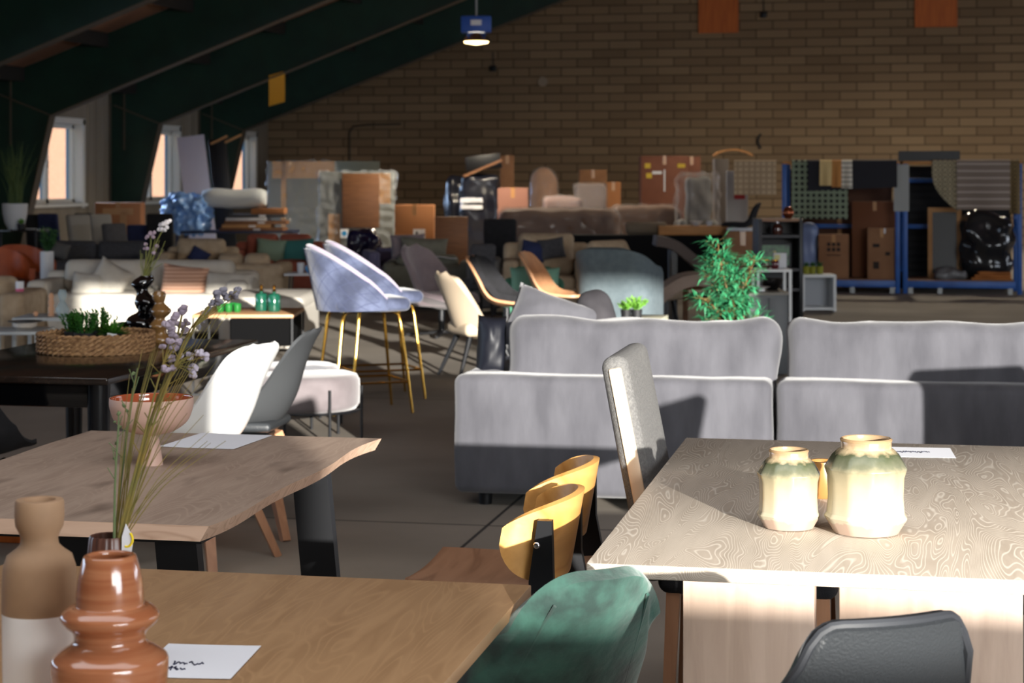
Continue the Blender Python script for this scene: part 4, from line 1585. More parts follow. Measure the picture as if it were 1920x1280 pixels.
    shell_chair('dark grey shell chair cut off by the left picture edge, below the black table', (-3.86, 5.95, 0), AWAY + 0.3, MATS['grey_plastic'], None, black_metal, 'shell chairs at the black table')
    q = G(20, 8.0)
    r = thing('wooden_crate', 'small orange wooden crate on the floor under the black table', 'crate', (q.x, q.y, 0))
    MB().box((0, 0, 0.14), (0.24, 0.24, 0.28), 0.01).build('body', orange_board, r)
    MB().box((0, 0, 0.283), (0.26, 0.26, 0.012)).build('lid', orange_board, r)


def poufs():
    for lab, px, d, w_, pap in (('round mauve velvet pouf on black legs with a white sheet on top', 575, 11.0, 0.61, True), ('second round mauve velvet pouf just behind the one with the white sheet', 545, 11.75, 0.60, False)):
        p = G(px, d)
        r = thing('pouf', lab, 'pouf', p, 0, 'mauve velvet poufs')
        R = w_ / 2
        zt = Z(693, 11.2) if pap else Z(676, 12.0)
        zb = zt - 0.2
        MB().lathe([(0.02, zb), (R * 0.93, zb), (R, zb + 0.03), (R * 1.01, zb + 0.1), (R, zt - 0.035), (R * 0.95, zt - 0.008), (R * 0.85, zt + 0.002), (0.01, zt + 0.012)], 48).build('cushion', pouf_velvet, r, ang=70)
        for i in range(6):
            a = 2 * PI * i / 6 + 0.2
            MB().tube([((R + 0.012) * math.cos(a), (R + 0.012) * math.sin(a), zt - 0.07), ((R + 0.012) * math.cos(a), (R + 0.012) * math.sin(a), 0)], 0.0085, 8).build('leg', black_metal, r)
        ring = [((R + 0.005) * math.cos(2 * PI * i / 40), (R + 0.005) * math.sin(2 * PI * i / 40), zb - 0.005) for i in range(41)]
        MB().tube(ring, 0.008, 6).build('ring', black_metal, r)
        if pap:
            q = P(575, 700, 11.15)
            sheet_of_paper('price_sheet', 'white sheet lying on the nearer mauve pouf', (q.x, q.y, zt + 0.014), 0.2, 0.28, -0.6)


def bar_stools():
    sv = stool_velvet
    r = thing('bar_stool', 'nearer blue-grey quilted velvet bar stool with golden legs', 'stool', G(668, 12.4), FRONT_R + 0.55, 'velvet bar stools with golden legs')
    f = bucket_fn(0.47, 0.46, 0.665, 0.40, 0.06, 1.15, 0.16, 125, 0.10, 0.9)
    b = MB().sheet(f, 44, 16, 0.05).build('backrest', sv, r, ang=60)
    q = MB()                                             # quilting seams over the outside of the back
    for s in (-1, 1):
        for k in range(-4, 5):
            pts = []
            for j in range(25):
                v = j / 24
                u = 0.5 + k * 0.11 + s * (v - 0.5) * 0.30
                if 0.06 < u < 0.94:
                    p = Vector(f(u, v))
                    n_ = Vector((p.x, p.y, 0)).normalized()
                    pts.append(p + n_ * 0.0245)
            if len(pts) > 3:
                q.tube(pts, 0.0022, 5)
    q.build('quilting', mat('quilt_seam', (56, 62, 88), 0.9), b)
    rim = [Vector(f(u / 40, 1)) + Vector((0, 0, 0.012)) for u in range(41)]
    MB().tube(rim, 0.014, 8).build('rim_roll', mat('rim_velvet', (150, 138, 156), 0.8, sheen=0.5), b)
    MB().soft((0, -0.06, 0.70), (0.45, 0.5, 0.085), 0.04, None, (0, 0, 0.012), m=6).build('seat', sv, r, ang=70)
    for sx in (-1, 1):
        for sy in (-1, 1):
            pts = [(sx * 0.10, sy * 0.10 - 0.04, 0.655), (sx * 0.155, sy * 0.16 - 0.05, 0.652), (sx * 0.178, sy * 0.185 - 0.05, 0.63), (sx * 0.185, sy * 0.195 - 0.05, 0.58), (sx * 0.235, sy * 0.26 - 0.05, 0)]
            MB().tube(pts, [0.012, 0.012, 0.012, 0.012, 0.0085], 10).build('leg', gold, r)
    zf = 0.2
    c = [(sx * 0.217, sy * 0.238 - 0.05, zf) for sx, sy in ((-1, -1), (1, -1), (1, 1), (-1, 1))]
    fr = MB()
    for a, b2 in zip(c, c[1:] + c[:1]):
        fr.tube([a, b2], 0.008, 8)
    fr.build('footrest', gold, r)
    MB().box((0, -0.04, 0.656), (0.3, 0.3, 0.012)).build('seat_plate', black_metal, r)
    dup(r, G(698, 13.2), FRONT_R + 0.55, 'further blue-grey quilted velvet bar stool with golden legs, right behind the nearer one')


def sofa(name, label, loc, rz, w_, dp, h, sh, aw, ah, m, n=2, group=None, legs=None, nb=None, bt=0.2, cat='sofa', lh=0.08, low=None):
    r = thing(name, label, cat, loc, rz, group)
    MB().soft((0, 0, (lh + sh - 0.12) / 2 + 0.0), (w_, dp, sh - 0.12 - lh + 0.02), 0.04, m=4).build('base', m, r)
    MB().soft((0, dp / 2 - bt / 2, lh + (h - lh - 0.08) / 2), (w_, bt, h - lh - 0.08), 0.06, None, (0, 0.01, 0), m=5).build('back_frame', m, r)
    iw = (w_ - 2 * aw) / n
    for k in range(n):
        x = -w_ / 2 + aw + iw * (k + 0.5)
        MB().soft((x, -bt / 2 + 0.03, sh - 0.06), (iw - 0.01, dp - bt + 0.04, 0.15), 0.05, None, (0, 0, 0.02), m=5).build('seat_cushion', m, r)
    nb = nb or n
    ib = (w_ - 2 * aw) / nb
    for k in range(nb):
        x = -w_ / 2 + aw + ib * (k + 0.5)
        MB().soft((x, dp / 2 - bt - 0.05, (sh + h) / 2 + 0.02), (ib - 0.01, 0.18, h - sh + 0.02), 0.07, Rx(rad(-9)), (0, 0.03, 0), 0.01, 4, m=7, seed=k).build('back_cushion', m, r, ang=70)
    if aw > 0:
        for s in (-1, 1):
            MB().soft((s * (w_ / 2 - aw / 2), -0.01, lh + (ah - lh) / 2), (aw, dp - 0.02, ah - lh), 0.05, m=4).build('armrest', m, r)
    for sx in (-1, 1):
        for sy in (-1, 1):
            MB().box((sx * (w_ / 2 - 0.08), sy * (dp / 2 - 0.08), lh / 2 + 0.01), (0.05, 0.05, lh + 0.02)).build('leg', legs or black_metal, r)
    return r


def cushion(label, c, w_, h_, t_, m, rx=-0.2, ry=0.0, rz=0.0, group=None):
    o = MB().pillow(w_, h_, t_, Rz(rz) @ Rx(rx) @ Ry(ry), 12, 0.008, c[0]).build('scatter_cushion', m, None, c, ang=70)
    tag(o, label, 'cushion', group)
    return o


def ctr(px, py, d):
    return P(px, py, d)


def white_sofa_corner():
    d = 18.2
    c = G(270, d)
    w_ = M_(405, d)
    r = sofa('sofa', 'long cream sofa in full sun behind the woven tray', c + fw * 0.1, YAW, w_, 0.95, 0.70, 0.42, 0.20, 0.56, cream_fabric, 2, nb=2)
    q = G(505, 16.8)
    rr = thing('chaise_section', 'cream chaise end of the sunlit sofa behind the wooden coffee table', 'sofa', q, YAW)
    MB().soft((0, 0.1, 0.24), (M_(150, 17.3), 1.35, 0.36), 0.05, m=5).build('base', cream_fabric, rr)
    MB().soft((0, 0.1, 0.44), (M_(148, 17.3), 1.33, 0.12), 0.05, None, (0, 0, 0.02), m=5).build('seat_cushion', cream_fabric, rr)
    for sx in (-1, 1):
        for sy in (-0.5, 0.7):
            MB().box((sx * 0.3, sy, 0.035), (0.05, 0.05, 0.07)).build('leg', black_metal, rr)
    pf = mat('peach_stripe', (214, 168, 142), 0.95, var=(196, 148, 122), vscale=1.0)
    n, l = pf.node_tree.nodes, pf.node_tree.links
    wv = n.new('ShaderNodeTexWave')
    wv.bands_direction = 'Z'
    wv.inputs['Scale'].default_value = 9
    tcd = n.new('ShaderNodeTexCoord')
    l.new(tcd.outputs['Object'], wv.inputs['Vector'])
    rp = n.new('ShaderNodeValToRGB')
    rp.color_ramp.elements[0].color, rp.color_ramp.elements[1].color = lin((186, 136, 110)), lin((222, 180, 154))
    l.new(wv.outputs[0], rp.inputs[0])
    l.new(rp.outputs[0], n['Principled BSDF'].inputs['Base Color'])
    cushion('peach corded cushion on the cream sofa', ctr(344, 534, 18.0), 0.44, 0.38, 0.16, pf, -0.25, 0.12, YAW)
    cushion('cream cushion at the right end of the cream sofa', ctr(428, 540, 18.0), 0.48, 0.32, 0.18, cream_fabric, -0.35, 0.05, YAW)
    cushion('white cushion standing on its corner on the cream sofa', ctr(205, 527, 18.05), 0.36, 0.36, 0.15, cream_fabric, -0.25, 0.5, YAW)
    cushion('flat white cushion at the left on the cream sofa', ctr(165, 536, 18.0), 0.32, 0.26, 0.14, cream_fabric, -0.35, 0.1, YAW)
    # coffee table with its basket
    d = 13.6
    c = G(468, d)
    zt = Z(583, d)
    r = thing('coffee_table', 'wood-topped coffee table with a thin black frame and a black basket', 'table', c, YAW)
    w_, dp = M_(186, d), 0.72
    MB().box((0, 0, zt - 0.012), (w_, dp, 0.024), 0.004).build('tabletop', wood('coffee_oak', (176, 132, 92), (196, 152, 110), 'X', 0.5), r)
    fr = MB()
    for sx in (-1, 1):
        for sy in (-1, 1):
            fr.box((sx * (w_ / 2 - 0.01), sy * (dp / 2 - 0.01), zt / 2 - 0.012), (0.014, 0.014, zt - 0.024))
        fr.box((sx * (w_ / 2 - 0.01), 0, 0.01), (0.014, dp, 0.014))
    for sy in (-1, 1):
        fr.box((0, sy * (dp / 2 - 0.01), 0.01), (w_, 0.014, 0.014))
    fr.build('frame', black_metal, r)
    MB().box((w_ * 0.17, 0, zt - 0.125), (w_ * 0.62, dp * 0.86, 0.2), 0.02, 3).build('basket', mat('basket_black', (10, 10, 11), 0.95, spec=0.08), r)
    for i, px in enumerate((413, 421, 429, 437, 445)):
        q = P(px, 580, d - 0.12 + 0.08 * (i % 2))
        t_ = thing('tealight_glass', 'bright green tea light glass on the coffee table, ' + ('first', 'second', 'third', 'fourth', 'last')[i] + ' of five from the vase', 'candle holder', (q.x, q.y, zt + 0.001), 0, 'green tea light glasses')
        MB().lathe([(0.02, 0), (0.026, 0.01), (0.027, 0.06), (0.024, 0.06), (0.022, 0.012), (0.002, 0.01)], 16).build('glass', mat('green_glass', (22, 100, 40), 0.08, coat=0.6) if 'green_glass' not in MATS else MATS['green_glass'], t_)
        MB().lathe([(0.02, 0.012), (0.02, 0.045), (0.002, 0.047)], 12).build('candle', paper, t_)
    gj = mat('dark_green_glass', (18, 70, 54), 0.15, coat=0.5)
    for lab, px, dd in (('dark green bottle with a golden stopper on the coffee table, left of two', 490, d), ('dark green bottle with a golden stopper on the coffee table, right of two', 514, d - 0.06)):
        q = P(px, 580, dd)
        t_ = thing('stopper_bottle', lab, 'bottle', (q.x, q.y, zt + 0.001), 0, 'green bottles on the coffee table')
        R = M_(12, d)
        MB().lathe([(R * 0.9, 0), (R, 0.01), (R, 0.11), (R * 0.8, 0.125), (0.012, 0.13), (0.012, 0.14), (0.002, 0.14)], 20, rib=(10, 0.03)).build('body', gj, t_)
        MB().lathe([(0.012, 0.14), (0.016, 0.145), (0.008, 0.16), (0.013, 0.175), (0.004, 0.19), (0.002, 0.19)], 12).build('stopper', gold, t_)


def left_side_tables():
    steel = mat('pale_steel', (196, 202, 204), 0.4, 0.2)
    for lab, px0, px1, py, d, dp in (('higher pale metal side table carrying the glass bottle, left of the woven tray', 22, 128, 596, 14.6, 0.5), ('lower pale metal side table with the shallow bowl at the left edge', -40, 72, 622, 13.9, 0.5)):
        zt = Z(py, d)
        c = G((px0 + px1) / 2, d)
        w_ = M_(px1 - px0, d)
        r = thing('side_table', lab, 'table', c + fw * dp / 2, YAW, 'pale metal side tables')
        MB().box((0, 0, zt - 0.012), (w_, dp, 0.024), 0.003).build('tabletop', steel, r)
        for sx in (-1, 1):
            for sy in (-1, 1):
                MB().box((sx * (w_ / 2 - 0.015), sy * (dp / 2 - 0.015), zt / 2 - 0.012), (0.028, 0.028, zt - 0.024)).build('leg', steel, r)
        if d > 14:
            gl = film('bottle_glass', (190, 214, 220), 0.55, 0.05)
            zz = zt + 0.001
            q = P(117, 590, d + 0.2)
            t_ = thing('glass_bottle', 'clear bubble-shaped glass bottle on the higher side table', 'bottle', (q.x, q.y, zz))
            MB().lathe([(0.03, 0), (0.052, 0.03), (0.055, 0.055), (0.035, 0.095), (0.022, 0.115), (0.034, 0.15), (0.036, 0.175), (0.024, 0.205), (0.02, 0.205)], 24, cap=False).build('body', gl, t_)
            q = P(96, 590, d + 0.2)
            t_ = thing('twisted_candle', 'peach twisted candle beside the glass bottle', 'candle', (q.x, q.y, zz))
            MB().lathe([(0.024, 0), (0.026, 0.015), (0.018, 0.03), (0.026, 0.055), (0.018, 0.08), (0.025, 0.105), (0.018, 0.13), (0.023, 0.155), (0.012, 0.18), (0.002, 0.182)], 20).build('wax', mat('peach_wax', (214, 164, 128), 0.6), t_)
            MB().tube([(0, 0, 0.18), (0, 0, 0.195)], 0.002, 5).build('wick', ink, t_)
            q = P(67, 590, d + 0.15)
            t_ = thing('egg_candle', 'small round peach candle on the higher side table', 'candle', (q.x, q.y, zz))
            MB().ball((0, 0, 0.022), 0.022, (0.9, 0.9, 1), 14).build('wax', MATS['peach_wax'], t_)
            MB().tube([(0, 0, 0.043), (0, 0, 0.052)], 0.002, 5).build('wick', ink, t_)
        else:
            zz = zt + 0.001
            q = P(47, 615, d + 0.25)
            t_ = thing('shallow_bowl', 'shallow cream bowl under a round dark plate on the lower side table', 'bowl', (q.x, q.y, zz))
            MB().lathe([(0.06, 0), (0.085, 0.02), (0.088, 0.05), (0.08, 0.05), (0.075, 0.02), (0.002, 0.012)], 28).build('body', mat('cream_ceramic', (206, 196, 184), 0.5), t_)
            t_ = thing('plate', 'round dark metal plate lying on the shallow cream bowl', 'plate', (q.x, q.y, zz + 0.051))
            MB().lathe([(0.002, 0), (0.12, 0.004), (0.128, 0.01), (0.12, 0.01), (0.002, 0.006)], 32).build('body', mat('pewter', (120, 124, 128), 0.3, 0.7), t_)
    d = 15.6
    r = sofa('armchair', 'beige sofa end cut off by the left picture edge behind the side tables', G(-75, d) + fw * 0.4, YAW, M_(240, d), 0.9, 0.66, 0.4, 0.2, 0.575, beige_fabric, 1, cat='sofa')
    q = P(37, 545, d + 0.2)
    t_ = thing('jar_candle', 'small white candle with a pink base on the beige sofa arm', 'candle', (q.x, q.y, 0.578))
    MB().lathe([(0.032, 0), (0.034, 0.025)], 18).build('pink_base', mat('pink_base', (206, 96, 132), 0.6), t_)
    MB().lathe([(0.034, 0.025), (0.034, 0.085), (0.002, 0.085)], 18).build('wax', paper, t_)


def lounge_row():
    # mauve swivel wing chair on a black star base
    d = 18.3
    c = G(828, d)
    r = thing('swivel_chair', 'dark mauve swivel lounge chair on a black star base', 'chair', c, FRONT_R - 0.3)
    prof = [(0.36, 0.86), (0.31, 0.72), (0.25, 0.55), (0.17, 0.36), (0.05, 0.29), (-0.15, 0.29), (-0.3, 0.32)]
    MB().sheet(shell_fn(prof, [0.42, 0.56, 0.64, 0.66, 0.64, 0.62, 0.55], [0.03, 0.08, 0.14, 0.17, 0.15, 0.1, 0.03]), 26, 16, 0.05).build('shell', mauve_fabric, r, ang=70)
    MB().soft((0, -0.05, 0.36), (0.46, 0.5, 0.12), 0.05, None, (0, 0, 0.02), m=4).build('seat_cushion', mauve_fabric, r)
    MB().tube([(0, 0, 0.27), (0, 0, 0.05)], 0.03, 12).build('column', black_metal, r)
    for i in range(4):
        a = i * PI / 2 + 0.4
        MB().bar((0, 0, 0.05), (0.34 * math.cos(a), 0.34 * math.sin(a), 0.02), 0.05, 0.03, taper=0.6).build('leg', black_metal, r)
    # beige small chair seen from behind
    d = 15.5
    r = thing('upholstered_chair', 'beige leather chair with black splayed legs left of the grey sofa', 'chair', G(900, d) - fw * 0.9, FRONT_R + 0.6)
    prof = [(0.30, 0.79), (0.26, 0.68), (0.2, 0.5), (0.14, 0.36), (0.02, 0.31), (-0.15, 0.31), (-0.26, 0.34)]
    bl = mat('beige_leather', (188, 170, 146), 0.55)
    MB().sheet(shell_fn(prof, [0.36, 0.46, 0.5, 0.52, 0.52, 0.5, 0.46], [0.02, 0.05, 0.1, 0.12, 0.1, 0.06, 0.02]), 24, 14, 0.05).build('shell', bl, r, ang=70)
    MB().soft((0, -0.03, 0.37), (0.42, 0.42, 0.1), 0.04, None, (0, 0, 0.015), m=4).build('seat_cushion', bl, r)
    for sx in (-1, 1):
        for sy in (-1, 1):
            MB().tube([(sx * 0.13, sy * 0.12, 0.31), (sx * 0.22, sy * 0.24, 0)], [0.022, 0.012], 10).build('leg', black_metal, r)
    # two ply lounge chairs
    def ply_lounge(lab, px, d_, rz, pad):
        rr = thing('ply_lounge_chair', lab, 'chair', G(px, d_), rz, 'tan ply lounge chairs')
        pf = [(0.31, 0.90), (0.27, 0.82), (0.22, 0.70), (0.16, 0.58), (0.05, 0.52), (-0.12, 0.52), (-0.28, 0.54)]
        MB().sheet(shell_fn(pf, [0.30, 0.38, 0.44, 0.46, 0.46, 0.44, 0.4], [0.01, 0.04, 0.07, 0.08, 0.06, 0.03, 0.01]), 26, 14, 0.02).build('shell', tan_ply, rr, ang=70)
        if pad:
            pf2 = [(a - 0.045, b + 0.03 * (1 if i > 2 else 0)) for i, (a, b) in enumerate(pf)]
            MB().sheet(shell_fn(pf2, [0.26, 0.34, 0.4, 0.42, 0.42, 0.4, 0.36], [0.01, 0.03, 0.06, 0.07, 0.05, 0.03, 0.01]), 26, 14, 0.05).build('upholstery', black_fabric, rr, ang=70)
        MB().tube([(0, 0, 0.5), (0, 0, 0.05)], 0.028, 12).build('column', black_metal, rr)
        MB().lathe([(0.25, 0), (0.25, 0.012), (0.05, 0.035), (0.03, 0.05)], 28).build('base_plate', black_metal, rr)
    ply_lounge('tan ply chair padded in black, left of the green cushion', 950, 15.0, FRONT_R - 0.12, True)
    ply_lounge('tan ply chair seen between the green cushion and the blue-grey lounge chair', 1044, 15.9, FRONT_R - 0.12, False)
    # green armchair with cushion
    d = 16.6
    r = sofa('armchair', 'mint green armchair behind the ply chairs', G(1002, d) + fw * 0.35, YAW, M_(118, d), 0.7, 0.70, 0.40, 0.08, 0.5, mat('green_chair', (74, 132, 106), 0.9), 1, cat='chair')
    cushion('mint green cushion on the green armchair', ctr(1003, 533, 16.6), 0.44, 0.30, 0.16, mint_fabric, -0.2, 0, YAW)
    # blue-grey lounge chair, back to the camera
    d = 15.6
    r = thing('lounge_chair', 'tall blue-grey lounge chair with its broad back to the camera, right of the ply chairs', 'chair', G(1172, d) + fw * 0.55, YAW + PI - 0.35)
    f = bucket_fn(0.60, 0.6, 0.34, 0.60, 0.34, 0.8, 0.30, 112, 0.0, 0.5)
    MB().sheet(f, 36, 14, 0.06).build('shell', bluegrey_fabric, r, ang=70)
    MB().soft((0, -0.05, 0.38), (0.56, 0.56, 0.14), 0.06, None, (0, 0, 0.02), m=5).build('seat', bluegrey_fabric, r)
    for sx in (-1, 1):
        for sy in (-1, 1):
            MB().tube([(sx * 0.18, sy * 0.18, 0.33), (sx * 0.27, sy * 0.27, 0)], [0.016, 0.011], 8).build('leg', black_metal, r)
    # low cream table with two bright plants
    d = 14.2
    zt = Z(597, d)
    r = thing('side_table', 'low cream metal table with two small bright green plants, behind the grey sofa', 'table', G(1212, d) + fw * 0.15, 0)
    cm = mat('cream_steel', (210, 208, 184), 0.5)
    w_ = M_(72, d)
    MB().box((0, 0, zt - 0.015), (w_, 0.55, 0.03), 0.003).build('tabletop', cm, r)
    for sx in (-1, 1):
        for sy in (-1, 1):
            MB().box((sx * (w_ / 2 - 0.015), sy * 0.26, zt / 2 - 0.015), (0.028, 0.028, zt - 0.03)).build('leg', cm, r)
    for lab, px, seed, big in (('pale green succulent in a black pot on the low cream table', 1174, 3, 0.75), ('taller lime green plant in a black pot on the low cream table', 1194, 5, 1.0)):
        q = P(px, 590, d - 0.1)
        rr = thing('potted_plant', lab, 'plant', (q.x, q.y, zt + 0.001), 0, 'plants on the low cream table')
        MB().lathe([(0.035, 0), (0.042, 0.075), (0.038, 0.075), (0.036, 0.062), (0.002, 0.062)], 20).build('pot', pot_black, rr)
        rnd = random.Random(seed)
        fo = MB()
        for k in range(46):
            a = k * 2.4
            t_ = rnd.uniform(0.2, 1.3)
            dr = Vector((math.cos(a) * t_, math.sin(a) * t_, 1)).normalized()
            b0 = Vector((0, 0, 0.06))
            L = 0.11 * big * rnd.uniform(0.5, 1)
            fo.tube([b0, b0 + dr * L], 0.0015, 4)
            for j in range(4):
                fo.leaf(b0 + dr * L * (0.5 + 0.16 * j), (dr + Vector((rnd.uniform(-1, 1), rnd.uniform(-1, 1), 0.2))).normalized(), dr, 0.034 * big, 0.017, 0.1)
        fo.build('foliage', leaf_bright, rr, smooth=False)


def bamboo():
    d = 11.6
    r = thing('bamboo_plant', 'tall green artificial bamboo plant behind the grey sofa', 'plant', G(1380, d))
    MB().lathe([(0.15, 0), (0.19, 0.34), (0.20, Z(612, d)), (0.185, Z(612, d)), (0.18, Z(612, d) - 0.05), (0.002, Z(612, d) - 0.05)], 30).build('pot', terracotta, r)
    rnd = random.Random(12)
    z0 = Z(612, d) - 0.05
    st, fo = MB(), MB()
    for k in range(11):
        tx = rnd.uniform(-0.19, 0.13)
        if k < 3:
            tip = Vector(((1345 - 1380) * d / FPX + k * 0.02, rnd.uniform(-0.1, 0.1), Z(452 + 30 * k, d)))
        else:
            tip = Vector((tx, rnd.uniform(-0.15, 0.15), Z(rnd.uniform(470, 560), d)))
        b0 = Vector((rnd.uniform(-0.05, 0.05), rnd.uniform(-0.05, 0.05), z0))
        mid = b0.lerp(tip, 0.5) + Vector((rnd.uniform(-0.03, 0.03), 0, 0.04))
        pts = [curve([tuple(b0), tuple(mid), tuple(tip)], j / 12) for j in range(13)]
        st.tube(pts, [lerp(0.008, 0.002, j / 12) for j in range(13)], 6)
        for j in range(3, 13):
            p = Vector(pts[j])
            for q in range(5):
                a = rnd.uniform(0, 2 * PI)
                sd = Vector((math.cos(a), math.sin(a), rnd.uniform(-0.1, 0.6))).normalized()
                e = p + sd * rnd.uniform(0.03, 0.09)
                st.tube([p, e], 0.0012, 4)
                for s in range(4):
                    ld = (sd + Vector((rnd.uniform(-0.8, 0.8), rnd.uniform(-0.8, 0.8), rnd.uniform(-0.6, 0.4)))).normalized()
                    fo.leaf(p.lerp(e, 0.4 + 0.2 * s), ld, (0, 0, 1), rnd.uniform(0.055, 0.10), 0.013, 0.15)
    for (px, py) in ((1322, 598), (1335, 592), (1330, 606), (1410, 598), (1425, 590), (1432, 600), (1350, 606)):
        p = P(px, py, d) - Vector(r.location)
        b0 = Vector((0.02 * (1 if px > 1380 else -1), 0, z0 + 0.02))
        st.tube([b0, (b0 + p) / 2 + Vector((0, 0, 0.03)), p], 0.002, 5)
        for s in range(9):
            ld = (p - b0).normalized() + Vector((rnd.uniform(-0.7, 0.7), rnd.uniform(-0.7, 0.7), rnd.uniform(-0.3, 0.9)))
            fo.leaf(p + Vector((rnd.uniform(-0.03, 0.03), 0, rnd.uniform(-0.02, 0.02))), ld.normalized(), (0, 0, 1), 0.07, 0.015, 0.15)
    st.build('stems', mat('bamboo_stem', (104, 84, 46), 0.6), r)
    fo.build('foliage', leaf_bamboo, r, smooth=False)


grey_sofa()
black_table_set()
poufs()
bar_stools()
white_sofa_corner()
left_side_tables()
lounge_row()
bamboo()


# ================================================================== the back of the hall
def hb_chair(label, px, d, rz, m, top, w_=0.46, group='high-backed chairs along the left side', rounded=0.04):
    """plain upholstered chair with a tall back"""
    r = thing('upholstered_chair', label, 'chair', G(px, d), rz, group)
    h = top - 0.44
    o = MB().soft((0, 0, h / 2), (w_, 0.085, h), rounded, None, (0, 0.01, 0), m=4).build('backrest', m, r)
    o.matrix_local = T(0, 0.2, 0.44) @ Rx(rad(-10))
    MB().soft((0, -0.02, 0.43), (w_, 0.46, 0.1), 0.04, None, (0, 0, 0.01), m=3).build('seat', m, r)
    for sx in (-1, 1):
        for sy in (-1, 1):
            MB().bar((sx * w_ * 0.4, sy * 0.18, 0.4), (sx * w_ * 0.43, sy * 0.21, 0), 0.03, 0.03, taper=0.7).build('leg', black_metal, r)
    return r


def carton(label, px0, px1, py, d, dp=0.5, m=None, z0=0.0, z1=None, rz=None, marks=(), tape_m=None, group='cartons at the back of the hall', tilt=0.0):
    """closed cardboard carton with a tape strip and printed panels (x, z, w, h in parts of the front)"""
    w_ = M_(px1 - px0, d)
    z1 = Z(py, d) if z1 is None else z1
    h = z1 - z0
    c = G((px0 + px1) / 2, d)
    r = thing('carton', label, 'box', (c + fw * dp / 2) + Vector((0, 0, z0)), YAW if rz is None else rz, group)
    if tilt:
        r.rotation_euler[1] = tilt
    MB().box((0, 0, h / 2), (w_, dp, h), 0.008, 2).build('body', m or card, r)
    t_ = MB()
    t_.box((0, 0, h + 0.001), (0.07, dp + 0.004, 0.003))
    t_.box((0, -dp / 2 - 0.001, h - 0.09), (0.07, 0.003, 0.18))
    t_.build('tape', tape_m or tape, r)
    for (x, z, a, b, mm, nm) in marks:
        MB().box((x * w_, -dp / 2 - 0.0015, z * h), (a * w_, 0.003, b * h)).build(nm, mm, r)
    return r


